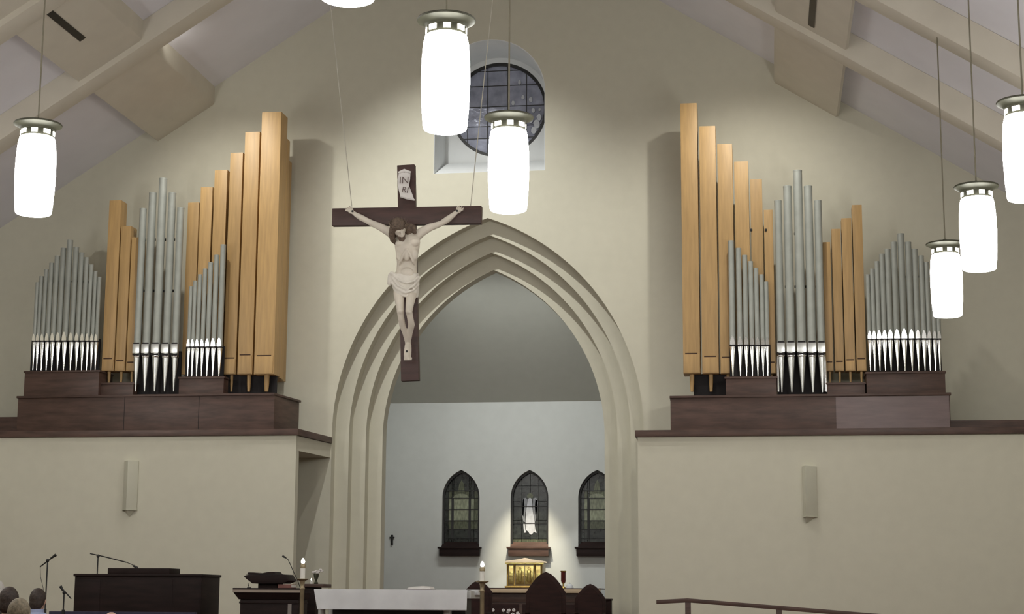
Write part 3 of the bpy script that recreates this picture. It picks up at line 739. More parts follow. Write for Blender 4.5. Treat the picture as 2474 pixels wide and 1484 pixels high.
# arms
limb([J(956, 573, -.15), J(940, 560, -.13), J(918, 548, -.11), J(897, 539, -.10), J(886, 533, -.10), J(872, 526, -.09), J(860, 519, -.08), J(852, 513, -.075)], [.062, .058, .047, .040, .036, .040, .030, .023])
limb([J(1006, 572, -.15), J(1018, 561, -.13), J(1040, 549, -.11), J(1056, 544, -.10), J(1066, 540, -.10), J(1082, 530, -.09), J(1097, 518, -.08), J(1104, 512, -.075)], [.064, .060, .049, .041, .037, .042, .031, .023])
def hand(wx, wy, sx):
    w = J(wx, wy, -.075); c = J(wx+sx*6, wy-5, -.07)
    fig.ell((w+c)/2+Vector((sx*.005, 0, .0)), (.036, .018, .034), 10, 8)
    for k, (ang, ln) in enumerate(((8, .062), (22, .072), (38, .068), (56, .055))):
        a = math.radians(ang); d = Vector((sx*math.cos(a), -.25, math.sin(a))); b = c+Vector((sx*math.sin(a)*-.012*(k-1.5)*1.2, 0, -.018+.012*k))
        e = b+d*ln*.55; g = e+Vector((sx*math.cos(a)*.6, -.8, math.sin(a)*.3))*ln*.5
        fig.tube([w, b, e, g], [.012, .010, .009, .007], 7)
    fig.tube([w, w+Vector((sx*.0, -.02, .04)), w+Vector((sx*.02, -.045, .065))], [.012, .011, .008], 7)
hand(852, 513, -1); hand(1104, 512, 1)
# legs: knees forward and together, feet crossed
limb([J(966, 694, -.12), J(964, 712, -.20), J(966, 735, -.30), J(967, 753, -.37), J(969, 768, -.33), J(972, 785, -.27), J(979, 806, -.20), J(983, 826, -.13), J(984, 836, -.11)], [.080, .068, .052, .043, .039, .040, .033, .026, .027])
limb([J(995, 694, -.12), J(994, 712, -.20), J(990, 735, -.31), J(988, 753, -.39), J(991, 768, -.35), J(994, 785, -.28), J(990, 806, -.20), J(988, 826, -.12), J(987, 836, -.10)], [.080, .068, .052, .043, .039, .042, .034, .026, .027])
for a, b, dd in ((984, 983, -.02), (988, 988, .02)):
    fig.tube([J(a, 834, -.11+dd), J(b, 846, -.16+dd), J(b-1, 858, -.17+dd), J(b-1, 868, -.165+dd)], [.032, .034, .036, .026], 10)
    for k in range(5): q = J(b-6+k*3, 868, -.165+dd); fig.tube([q+Vector((0, 0, .02)), q+Vector((0, -.012, -.018))], [.010, .009], 6)
corpus = solid('corpus', fig, 'flesh', cr, .0075, 2); corpus['label'] = 'pale painted crucified figure, head bowed'
# hair, beard, crown
hr = MB()
hr.ell(hd((0, .02, .03)), (.093, .110, .100), 16, 10, HR)
for s_ in (-1, 1):
    hr.tube([hd((s_*.08, .0, .05)), hd((s_*.105, -.01, -.04)), hd((s_*.10, -.02, -.13)), hd((s_*.075, -.035, -.19))], [.035, .042, .036, .014], 9)
hr.tube([J(985, 545, -.26), J(998, 552, -.24), J(1004, 566, -.23)], [.05, .05, .018], 9)
hr.ell(hd((0, .06, -.06)), (.095, .06, .13), 14, 9, HR)
hair = solid('hair', hr, 'hair', corpus, .011, 2); hair['label'] = 'long brown hair'
bd = MB().ell(hd((0, -.075, -.095)), (.048, .042, .055), 12, 8, HR).tube([hd((-.05, -.05, -.05)), hd((0, -.09, -.115)), hd((.05, -.05, -.05))], [.02, .035, .02], 8)
b_ = solid('beard', bd, 'hair', corpus, .010, 2)
cw = MB()
for k in range(3):
    cw.tube([hd((.100*math.cos(a*PI/9), .02+.116*math.sin(a*PI/9), .055+.014*math.sin(a*2.1+k*2.1))) for a in range(19)], .009, 6)
for k in range(16):
    a = 2*PI*k/16; p = hd((.105*math.cos(a), .02+.12*math.sin(a), .055)); cw.tube([p, p+HR @ Vector((.03*math.cos(a+.4), .03*math.sin(a+.4), .02))], [.006, .001], 5)
part('crown_of_thorns', cw, 'hair', corpus)
# loincloth
lc = []
NR_ = 26
for k, (l, r, y, d, ry) in enumerate([(951, 1011, 660, -.135, .125), (948, 1013, 672, -.135, .135), (948, 1013, 688, -.14, .14), (949, 1012, 700, -.15, .145), (952, 1009, 712, -.16, .13)]):
    a, b = J(l, y, d), J(r, y, d); c_ = (a+b)/2; rx = (b.x-a.x)/2
    ring_ = []
    for i in range(NR_):
        t_ = 2*PI*i/NR_; sag = .055*max(0, -math.sin(t_))**1.5*(1 if k else .6) if math.sin(t_) < 0 else 0
        rr = 1+.045*math.sin(5*t_+k*1.7)
        ring_.append((c_.x+rx*rr*math.cos(t_), c_.y+ry*rr*math.sin(t_), c_.z-sag-.04*math.cos(t_)*(k/4)))
    lc.append(ring_)
lv = [p for r in lc for p in r]; lf = []
for k in range(len(lc)-1):
    for i in range(NR_): j = (i+1) % NR_; lf.append((k*NR_+i, k*NR_+j, (k+1)*NR_+j, (k+1)*NR_+i))
lf += [tuple(range(NR_))[::-1], tuple(range(4*NR_, 5*NR_))]
lcm = MB().add(lv, lf, True)
def folds(pts, r): lcm.tube([J(*p) for p in pts], r, 8)
folds([(950, 664, -.20), (965, 678, -.29), (984, 684, -.30), (1002, 678, -.28), (1012, 668, -.18)], .016)
folds([(949, 672, -.20), (962, 690, -.29), (982, 700, -.315), (1000, 690, -.29), (1013, 674, -.18)], .016)
folds([(948, 684, -.20), (960, 698, -.28), (980, 708, -.31), (998, 702, -.29), (1012, 686, -.18)], .016)
folds([(953, 662, -.22), (946, 660, -.2), (941, 664, -.19), (940, 676, -.18), (937, 688, -.16)], [.02, .026, .02, .022, .012])
folds([(950, 668, -.2), (944, 682, -.18), (942, 692, -.16)], [.02, .02, .01])
lo = solid('loincloth', lcm, 'cloth', corpus, .009, 2); lo['label'] = 'white draped loincloth knotted at the hip'
for p in ((853, 512), (1105, 511), (984, 850)):
    q = J(p[0], p[1], -.19 if p[1] > 800 else -.10); part('nail', MB().tube([q+Vector((0, -.03, 0)), q+Vector((0, .09, 0))], .006, 8).tube([q+Vector((0, -.035, 0)), q+Vector((0, -.028, 0))], .014, 8), 'black', cr)
# hanging wires
for a, b in (((850, 500), (797, 0)), ((1137, 498), (1190, 0))):
    p = at(*a, CY+.03); q = at(*b, CY+.03); d = (q-p)
    k = 1
    while roofz(p.x+d.x*k)-(p.z+d.z*k) > .02 and k < 6: k += .01
    side = 'left' if a[0] < 900 else 'right'
    wt = thing('hanging_wire', tuple(p), f'thin pale wire rising from the {side} arm of the crucifix to the roof', 'wire', 'wires holding the crucifix')
    part('wire', MB().tube([p+d*.002, p+d*(k-.01)], .0065, 6), 'wire', wt)

# ------------------------------------------------------------------ wall sconces
def sconce(x0p, xmp, x1p, yt, yb, label):
    Y = LY+.03; x0, x1 = ax(x0p, yt, Y), ax(x1p, yt, Y)
    xm = x0+(x1-x0)*(xmp-x0p)/(x1p-x0p); zt, zb = az(x0p, yt, Y), az(x0p, yb, Y); d = .16
    t = thing('wall_sconce', ((x0+x1)/2, Y, zb), label, 'sconce', 'plaster wedge sconces on the wing walls')
    part('shade', MB().slab([(x0, Y), (x1, Y), (x1, Y-.02), (xm, Y-d), (x0, Y-.02)], zb, zt), 'sconce', t, .003)
    part('finial', MB().add([(x0+.03, Y, zb), (x1-.03, Y, zb), (xm, Y-d+.03, zb), (xm, Y-.02, zb-.09)], [(0, 1, 2), (0, 3, 1), (1, 3, 2), (2, 3, 0)]), 'sconce', t)
    part('bottom_trim', MB().slab([(x0-.004, Y), (x1+.004, Y), (x1+.004, Y-.024), (xm, Y-d-.006), (x0-.004, Y-.024)], zb, zb+.012), 'sconce', t)
    return t
sconce(302, 319, 336, 1115, 1234, 'slim beige wedge sconce on the left wing wall')
sconce(1938, 1944, 1972, 1127, 1250, 'slim beige wedge sconce on the right wing wall')

# ------------------------------------------------------------------ altar
AY = 19.6
x0, x1 = ax(759, 1427, AY-.35), ax(1144, 1427, AY-.35); zt = az(950, 1425, AY)
al = thing('altar', ((x0+x1)/2, AY, FLOOR2), 'long stone altar table under a white cloth in front of the arch', 'altar')
part('altar_top', MB().box(x0+.03, x1-.03, AY-.33, AY+.38, zt-.10, zt-.012), 'marble', al, .01)
xl, xr = ax(774, 1480, AY-.3), ax(1078, 1480, AY-.3)
for x in (xl, xr):
    for yy in (AY-.24, AY+.24): part('leg', MB().lathe(x, yy, [(.06, FLOOR2), (.06, FLOOR2+.05), (.042, FLOOR2+.07), (.042, zt-.17), (.06, zt-.15), (.06, zt-.1)], 14), 'marble', al)
part('core', MB().box(xl+.12, xr-.1, AY-.2, AY+.2, FLOOR2, zt-.1), 'black', al)
part('core_end', MB().box(xr+.05, x1-.12, AY-.2, AY+.2, FLOOR2, zt-.1), 'black', al)
clothm = MB(); nx = 60; zf = az(950, 1473, AY-.36)
xc1 = ax(1129, 1427, AY-.36)
vs = []; fs = []
for j in range(9):
    for i in range(nx+1):
        x = x0+(xc1-x0)*i/nx
        if j < 3: y = AY+.38-(.74)*j/2; z = zt
        else:
            t_ = (j-2)/6; z = zt-(zt-zf)*t_; wv = .016*t_*math.sin(i*.55)+.01*t_*math.sin(i*.23+1)
            y = AY-.365-wv-.012*t_; 
            if i < 3 or i > nx-3: z += .0
        if j > 2 and i < 8: x += .05*((j-2)/6)*(1-i/8)
        vs.append((x, y, z))
m_ = len(vs); vs += [(a, b+(.006 if True else 0), c-.006) for a, b, c in vs]
for j in range(8):
    for i in range(nx): k = j*(nx+1)+i; fs += [(k, k+1, k+nx+2, k+nx+1), (m_+k, m_+k+nx+1, m_+k+nx+2, m_+k+1)]
rim = list(range(nx+1))+[j*(nx+1)+nx for j in range(1, 9)]+[8*(nx+1)+i for i in range(nx-1, -1, -1)]+[j*(nx+1) for j in range(7, 0, -1)]
for a, b in zip(rim, rim[1:]+rim[:1]): fs.append((a, b, m_+b, m_+a))
tag(part('altar_cloth', MB().add(vs, fs, True), 'linen'), 'white linen cloth with hanging folds draped over the altar', 'cloth')
# linen runner end showing at the right
xs0 = ax(1118, 1428, AY-.2); part('altar_cloth_end', MB().box(xs0, x1+.01, AY-.1, AY+.30, zt-.06, zt+.003), 'linen', al, .01)
q = at(1017, 1424, AY)
bk = thing('open_book', (q.x, AY, zt), 'open white book lying on the altar cloth', 'book')
for s_ in (-1, 1):
    part('page_block', MB().hexa([(q.x, AY-.12, zt+.002), (q.x+s_*.14, AY-.12, zt+.002), (q.x+s_*.14, AY+.12, zt+.002), (q.x, AY+.12, zt+.002), (q.x, AY-.12, zt+.03), (q.x+s_*.13, AY-.12, zt+.022), (q.x+s_*.13, AY+.12, zt+.035), (q.x, AY+.12, zt+.045)]), 'paper', bk)
part('cover', MB().box(q.x-.15, q.x+.15, AY-.13, AY+.13, zt, zt+.006), 'dkwood', bk)

# candle stands beside the altar
def candle_stand(px, yplate, Y, wplate, label, clabel, yc0, yc1, yfl):
    x = ax(px, yplate, Y); z = az(px, yplate, Y)
    t = thing('candle_stand', (x, Y, FLOOR2), label, 'candle stand', 'candle stands beside the altar')
    part('base', MB().lathe(x, Y, [(.09, FLOOR2), (.09, FLOOR2+.02), (.05, FLOOR2+.06), (.03, FLOOR2+.1)], 20), 'brasswood', t)
    part('pole', MB().lathe(x, Y, [(.025, FLOOR2+.09), (.025, z-.12), (.032, z-.1), (.022, z-.08), (.028, z-.03), (.04, z-.005)], 14), 'brasswood', t)
    part('drip_plate', MB().lathe(x, Y, [(.04, z-.012), (wplate, z+.004), (wplate, z+.012), (.04, z+.006)], 24), 'brasswood', t)
    c = thing('candle', (x, Y, z+.006), clabel, 'candle', 'lit candles on stands')
    zc0, zc1, zf_ = z+.006, az(px, yc1, Y), az(px, yfl, Y)
    part('wax', MB().lathe(x, Y, [(.028, zc0), (.028, zc1)], 16), 'wax', c)
    part('follower', MB().lathe(x, Y, [(.031, zc1-.012), (.031, zc1+.02), (.022, zc1+.034), (.01, zc1+.037)], 16), 'brasswood', c)
    h = (zf_-zc1-.03)
    part('flame', MB().lathe(x, Y, [(.006, zc1+.032), (.020, zc1+.045), (.024, zc1+.06), (.018, zc1+.078), (.004, zc1+.10)], 12), 'flame', c)
candle_stand(731, 1401, 19.3, .07, 'brass candle stand between the ambo and the altar', 'lit white candle on the stand beside the ambo', 1400, 1370, 1353)
candle_stand(1165, 1407, 19.3, .075, 'brass candle stand at the right end of the altar', 'lit white candle on the stand right of the altar', 1406, 1378, 1358)

# ------------------------------------------------------------------ ambo with book rest, side table
Y = 20.7
x0, x1 = ax(562, 1425, Y), ax(727, 1425, Y); zt = az(600, 1421, Y)
am = thing('ambo', ((x0+x1)/2, Y+.25, FLOOR2), 'dark wooden ambo cabinet with moulded top at the left of the altar', 'ambo')
part('top', MB().box(x0, x1, Y, Y+.55, zt-.02, zt), 'blackwood', am, .004)
tl = part('top_edge', MB().box(x0+.003, x1-.003, Y-.006, Y+.02, zt-.055, zt-.02), mat('edge_light', (.33, .27, .22), .5), am); tl['label'] = 'pale wooden front edge of the top'
part('cornice', MB().add([(x0+.01, Y+.0, zt-.055), (x1-.01, Y+.0, zt-.055), (x1-.01, Y+.5, zt-.055), (x0+.01, Y+.5, zt-.055), (x0+.065, Y+.06, zt-.14), (x1-.04, Y+.06, zt-.14), (x1-.04, Y+.5, zt-.14), (x0+.065, Y+.5, zt-.14)],
     [(0, 1, 2, 3), (7, 6, 5, 4), (0, 4, 5, 1), (1, 5, 6, 2), (2, 6, 7, 3), (3, 7, 4, 0)]), 'blackwood', am)
part('body', MB().box(x0+.08, x1-.05, Y+.07, Y+.5, FLOOR2, zt-.14), 'blackwood', am, .005)
part('moulding', MB().box(x0+.07, x1-.045, Y+.055, Y+.5, zt-.19, zt-.165), 'blackwood', am, .004)
px_ = ax(697, 1460, Y); o = part('inlay', MB().box(px_-.025, px_+.022, Y+.06, Y+.08, FLOOR2+.3, az(697, 1457, Y)), mat('inlay_pale', (.25, .22, .2), .6), am); o['label'] = 'pale upright strip on the ambo front'
br_ = thing('book_rest', (ax(655, 1420, Y), Y+.25, zt), 'dark wooden book rest with raised angled shelf standing on the ambo', 'book rest')
def T(a, b): return at(540+a/8.836, 1320+b/8.836, Y+.2)
prof = [(500, 620), (585, 570), (840, 600), (1140, 560), (1170, 605), (1380, 600), (1480, 745), (1640, 800), (1640, 905), (1170, 905), (780, 905), (770, 830), (680, 800), (560, 690)]
part('pedestal', MB().box(T(775, 900).x, T(1180, 900).x, Y+.12, Y+.4, zt, T(800, 780).z), 'blackwood', br_, .005)
part('shelf', MB().prism([(T(*p).x, T(*p).z) for p in [(505, 640), (600, 612), (1380, 608), (1470, 740), (1330, 800), (690, 800), (560, 700)]], Y+.05, Y+.42), 'blackwood', br_, .004)
bb = thing('lectern_book', (T(870, 600).x, Y+.2, T(870, 612).z), 'dark thick book lying open on the book rest', 'book')
part('page_block', MB().prism([(T(*p).x, T(*p).z) for p in [(560, 598), (590, 562), (700, 564), (840, 586), (1000, 558), (1140, 552), (1175, 596)]], Y+.08, Y+.38), 'blackwood', bb)
part('cover', MB().prism([(T(*p).x, T(*p).z) for p in [(545, 598), (1190, 596), (1190, 606), (545, 608)]], Y+.06, Y+.4), 'black', bb)
rb = thing('red_book', (T(1350, 880).x, Y+.2, zt), 'dull red book lying on the ambo right of the book rest', 'book')
part('cover', MB().box(T(1215, 860).x, T(1500, 860).x, Y+.08, Y+.11+.2, zt+.001, T(1300, 815).z), 'red', rb, .004)
part('page_block', MB().box(T(1225, 860).x, T(1505, 860).x, Y+.085, Y+.30, zt+.01, T(1300, 830).z), 'paper', rb)
gm = thing('gooseneck_microphone', (T(1560, 700).x, Y+.3, zt), 'thin gooseneck microphone curving up from the ambo', 'microphone')
part('neck', MB().tube([(T(1600, 760).x, Y+.3, zt), T(1580, 720), T(1500, 560), T(1440, 420), T(1380, 290), T(1320, 240)], .005, 6), 'black', gm)
part('head', MB().tube([T(1335, 250), T(1260, 210)], [.010, .013], 8), 'black', gm)
pen = thing('reading_light', (T(545, 900).x, Y+.2, zt), 'tiny thin dark stem standing at the left corner of the ambo', 'stem')
part('stem', MB().tube([(T(550, 900).x, Y+.2, zt), T(520, 790)], .005, 6), 'black', pen)
part('clip', MB().box(T(545, 900).x-.02, T(545, 900).x+.02, Y+.18, Y+.22, zt, zt+.01), 'black', pen)
Y2 = 21.5
x0, x1 = ax(727, 1415, Y2), ax(782, 1415, Y2); z2 = az(750, 1411, Y2)
stb = thing('side_table', ((x0+x1)/2, Y2+.2, FLOOR2), 'narrow dark side table behind the left candle stand', 'table')
part('table_top', MB().box(x0, x1, Y2, Y2+.4, z2-.045, z2), 'dkwood', stb, .006)
part('cabinet', MB().box(x0+.0, x1-.12, Y2+.05, Y2+.36, FLOOR2, z2-.045), 'blackwood', stb, .006)
vs_ = thing('flower_vase', (ax(754, 1400, Y2), Y2+.2, z2), 'small bronze vase of white flowers on the side table', 'vase')
vx = ax(754, 1400, Y2)
part('vase', MB().lathe(vx, Y2+.2, [(.025, z2), (.03, z2+.01), (.012, z2+.04), (.03, z2+.09), (.036, z2+.13), (.03, z2+.135)], 16), 'bronze', vs_)
for k in range(7):
    c_ = Vector((vx-.035+.018*k, Y2+.2+random.uniform(-.03, .03), z2+.155+random.uniform(-.012, .03)))
    part('flower', MB().ell(c_, (.022, .022, .015), 8, 5), 'petal', vs_)
vt = thing('votive_light', (ax(749, 1408, Y2-.0), Y2+.06, z2), 'tiny bright votive glass at the front of the side table', 'candle')
vx = ax(749, 1408, Y2)
part('glass', MB().lathe(vx, Y2+.06, [(.016, z2), (.022, z2+.03), (.022, z2+.045)], 12), 'wax', vt)
part('flame', MB().lathe(vx, Y2+.06, [(.003, z2+.046), (.007, z2+.055), (.002, z2+.07)], 8), 'flame', vt)

# ------------------------------------------------------------------ organ console, microphone stands, low rail
Y = 21.4
x0, x1 = ax(178, 1400, Y), ax(490, 1400, Y); zt = az(330, 1387, Y)
oc = thing('organ_console', ((x0+x1)/2, Y+.4, FLOOR2), 'large dark wooden organ console with raised music desk at the lower left', 'console')
part('case', MB().box(x0+.015, x1-.015, Y, Y+.75, FLOOR2+.42, zt-.03), 'blackwood', oc, .01)
part('lid', MB().box(x0, x1, Y-.02, Y+.77, zt-.035, zt), 'blackwood', oc, .008)
part('music_desk', MB().box(ax(260, 1380, Y+.1), ax(410, 1380, Y+.1), Y+.1, Y+.5, zt, az(330, 1373, Y+.1)), 'blackwood', oc, .008)
part('base', MB().box(x0+.06, x1-.06, Y+.06, Y+.7, FLOOR2, FLOOR2+.42), 'blackwood', oc, .005)
for a in (x0+.03, x1-.37): part('back_panel', MB().box(a, a+.34, Y-.004, Y+.01, FLOOR2+.47, zt-.07), 'blackwood', oc, .003)
part('back_panel', MB().box(x0+.40, x1-.40, Y-.004, Y+.01, FLOOR2+.47, zt-.07), 'blackwood', oc, .003)

def mic_stand(label, pole_px, ytop, Y, boom, zpole=None, mic=None, cable=False):
    p = at(pole_px, ytop, Y); t = thing('microphone_stand', (p.x, Y, FLOOR2), label, 'microphone stand', 'microphone stands around the console')
    part('pole', MB().tube([(p.x, Y, FLOOR2+.12), (p.x, Y, FLOOR2+.6)], .014, 8).tube([(p.x, Y, FLOOR2+.58), p], .009, 8).tube([(p.x, Y, FLOOR2+.55), (p.x, Y, FLOOR2+.66)], .02, 8), 'black', t)
    for k in range(3):
        a = 2*PI*k/3+.4; part('leg', MB().tube([(p.x, Y, FLOOR2+.22), (p.x+.28*math.cos(a), Y+.28*math.sin(a), FLOOR2+.012)], .010, 6), 'black', t)
    part('clutch', MB().ell(p, (.022, .022, .024), 10, 7), 'black', t)
    part('boom', MB().tube([at(*q, Y) for q in boom], .008, 6), 'black', t)
    if mic:
        a, b = at(*mic[0], Y), at(*mic[1], Y); m_ = part('microphone', MB().tube([a, a.lerp(b, .6), b], [.012, .016, .020], 10), 'black', t)
    if cable: part('cable', MB().tube([at(*q, Y) for q in cable], .003, 5), 'black', t)
mic_stand('thin black microphone stand with short boom at the far left', 115, 1355, 20.9, [(97, 1370), (134, 1342)], mic=((122, 1350), (135, 1341)), cable=[(97, 1370), (98, 1395), (104, 1420), (108, 1450)])
mic_stand('black boom microphone stand reaching over the organ console', 237, 1344, 22.5, [(218, 1338), (250, 1345), (305, 1359)], mic=None)
o = [c for c in C.objects if c.name.startswith('microphone_stand') and not c.name.endswith('stand')][-1]
part('gooseneck', MB().tube([at(q[0], q[1], 22.5) for q in ((305, 1359), (318, 1364), (327, 1370))], .005, 6), 'black', o)
part('microphone', MB().tube([at(322, 1367, 22.5), at(332, 1373, 22.5)], [.014, .018], 8), 'black', o)
mic_stand('short black microphone stand just left of the organ console', 155, 1432, 19.6, [(146, 1418), (172, 1447)], mic=((152, 1427), (146, 1417)))
Y = 20.0
rl = thing('choir_rail', (ax(200, 1480, Y), Y, FLOOR2), 'low dark choir rail below the organ console', 'rail')
part('top_rail', MB().box(ax(118, 1480, Y), ax(470, 1480, Y), Y, Y+.10, az(200, 1481, Y)-.06, az(200, 1478, Y)), 'navy', rl, .006)
part('rail_panel', MB().box(ax(120, 1480, Y), ax(468, 1480, Y), Y+.03, Y+.06, FLOOR2, az(200, 1481, Y)-.05), 'blackwood', rl)

# ramp handrail, right
Y = 23.4
p0, p1, p2 = at(1586, 1455, Y), at(1662, 1451, Y), at(1882, 1469, Y)
d = (p2-p1).normalized()
hrl = thing('handrail', (p1.x, Y, FLOOR2), 'dark brown ramp handrail sloping down to the right', 'handrail')
end = p1+d*5.0
def bar(a, b, h=.028, w=.025):
    return MB().hexa([(a.x, Y-w, a.z-h), (b.x, Y-w, b.z-h), (b.x, Y+w, b.z-h), (a.x, Y+w, a.z-h), (a.x, Y-w, a.z+h), (b.x, Y-w, b.z+h), (b.x, Y+w, b.z+h), (a.x, Y+w, a.z+h)])
part('rail', bar(p0, p1), 'dkwood', hrl, .006); part('rail', bar(p1-Vector((.004, 0, 0)), end), 'dkwood', hrl, .006)
for k in range(4):
    q = p1+(p2-p1)*k
    if k == 3: q = end-Vector((.1, 0, 0))
    part('post', MB().box(q.x-.038, q.x+.038, Y-.02, Y+.02, FLOOR2, q.z-.02), 'dkwood', hrl, .004)

# ------------------------------------------------------------------ chancel furniture
Y = 29.7
x0, x1 = ax(1150, 1425, Y), ax(1452, 1425, Y); zt = az(1278, 1421, Y)
ba = thing('altar_of_repose', ((x0+x1)/2, Y+.4, FLOOR2), 'dark wooden back altar with pale top edge against the chancel wall', 'altar')
part('top', MB().box(x0, x1, Y, Y+.75, zt-.02, zt), 'dkwood', ba, .004)
part('top_edge', MB().box(x0+.01, x1-.01, Y-.008, Y+.05, zt-.085, zt-.02), mat('altar_edge', (.55, .42, .28), .5), ba, .004)['label'] = 'pale wooden edge of the top'
part('body', MB().box(x0+.08, x1-.08, Y+.08, Y+.72, FLOOR2, zt-.085), 'dkwood', ba, .006)
part('frieze', MB().box(x0+.2, x1-.2, Y+.055, Y+.1, zt-.24, zt-.12), 'dkwood', ba, .006)
for k in range(3):
    a = x0+.15+k*(x1-x0-.3)/3; part('panel', MB().box(a+.03, a+(x1-x0-.3)/3-.03, Y+.06, Y+.09, FLOOR2+.1, zt-.28), 'chairwood', ba, .006)
# tabernacle
Yt = Y+.12; x0, x1 = ax(1224, 1400, Yt), ax(1311, 1400, Yt); z1 = az(1268, 1360, Yt); z0 = zt; xm = (x0+x1)/2; w = x1-x0
tb = thing('tabernacle', (xm, Yt+.2, z0), 'gilded tabernacle with two relief doors and a pale pitched top, on the back altar', 'tabernacle')
part('base', MB().box(x0-.03, x1+.03, Yt-.03, Yt+.42, z0, z0+.035), 'brass', tb, .005)
part('case', MB().box(x0, x1, Yt, Yt+.4, z0+.035, z1), 'brasswood', tb, .004)
part('roof', MB().prism([(x0-.03, z1), (x1+.03, z1), (x1+.01, z1+.03), (xm+.06, z1+.065), (xm, z1+.085), (xm-.06, z1+.065), (x0-.01, z1+.03)], Yt-.03, Yt+.42), 'tabroof', tb, .004)
part('cornice', MB().box(x0-.02, x1+.02, Yt-.022, Yt+.01, z1-.03, z1), 'gold', tb, .003)
for s_ in (-1, 1):
    dr = part('door', MB().box(xm+s_*.006, xm+s_*.155, Yt-.012, Yt+.006, z0+.07, z1-.05), 'gold', tb, .004)
    dm = part('relief_figure', MB().lathe(xm+s_*.08, Yt-.014, [(.02, z0+.09), (.045, z0+.13), (.03, z0+.25), (.04, z0+.29), (.022, z0+.31), (.026, z0+.34), (.01, z0+.365)], 12, 1, .35), 'gold', dr)
    part('knob', MB().ell((xm+s_*.02, Yt-.02, z0+.21), (.008, .008, .008), 8, 6), 'brass', dr)
    for q in (.18, .30):
        part('column', MB().lathe(xm+s_*q, Yt-.012, [(.018, z0+.036), (.018, z0+.06), (.011, z0+.07), (.011, z1-.07), (.019, z1-.05), (.019, z1-.03)], 10), 'brass', tb)
    part('side_relief', MB().box(xm+s_*.20, xm+s_*.28, Yt-.008, Yt+.004, z0+.07, z1-.05), 'gold', tb, .003)
# sanctuary lamp and veiled vessel
lx = ax(1361, 1400, Y+.15)
sl = thing('sanctuary_lamp', (lx, Y+.15, zt), 'dark red sanctuary lamp standing right of the tabernacle', 'lamp')
z_a, z_b = az(1361, 1408, Y+.15), az(1361, 1380, Y+.15)
part('stem', MB().lathe(lx, Y+.15, [(.05, zt), (.045, zt+.012), (.015, zt+.03), (.015, z_a-.02), (.035, z_a)], 14), 'brass', sl)
part('glass', MB().lathe(lx, Y+.15, [(.034, z_a), (.042, z_a+.03), (.042, z_b-.02), (.046, z_b-.012), (.046, z_b)], 18), 'redglass', sl)
part('rim', MB().lathe(lx, Y+.15, [(.046, z_b-.015), (.05, z_b-.01), (.05, z_b+.004), (.044, z_b+.004)], 18), 'brass', sl)
vx = ax(1376, 1418, Y+.12)
vd = thing('veiled_vessel', (vx, Y+.12, zt), 'small white dome-shaped covered vessel beside the sanctuary lamp', 'vessel')
part('veil', MB().lathe(vx, Y+.12, [(.07, zt), (.066, zt+.03), (.05, zt+.06), (.02, zt+.078), (.004, zt+.082)], 18), 'linen', vd)
part('knob', MB().ell((vx, Y+.12, zt+.085), (.01, .01, .01), 8, 6), 'brass', vd)
# flowers before the back altar
Yf = 28.6; fx = ax(1222, 1475, Yf); fz = az(1222, 1478, Yf)
fl = thing('flower_arrangement', (fx, Yf, FLOOR2), 'pot of white flowers at the foot of the back altar', 'flowers')
part('pot', MB().lathe(fx, Yf, [(.10, FLOOR2), (.15, FLOOR2+.2), (.16, FLOOR2+.22), (.14, FLOOR2+.22)], 18), 'brass', fl)
st = MB()
for k in range(22):
    a = random.uniform(0, 2*PI); rr = random.uniform(.05, .2); zz = fz+random.uniform(-.16, .05)
    c_ = Vector((fx+rr*1.1*math.cos(a), Yf+rr*math.sin(a), zz)); st.tube([(fx, Yf, FLOOR2+.2), c_], .004, 5)
    f_ = MB()
    for q in range(5):
        b_ = 2*PI*q/5; f_.ell(c_+Vector((.016*math.cos(b_), -.005, .016*math.sin(b_))), (.015, .007, .015), 7, 5)
    part('flower', f_, 'petal', fl)
part('stems', st, 'leaf', fl)
for k in range(16):
    a = random.uniform(0, 2*PI); c_ = Vector((fx+.16*math.cos(a), Yf+.14*math.sin(a), fz-.15+random.uniform(-.1, .05)))
    part('leaf', MB().ell(c_, (.05, .01, .03), 8, 5, Matrix.Rotation(a, 3, 'Y')), 'leaf', fl)

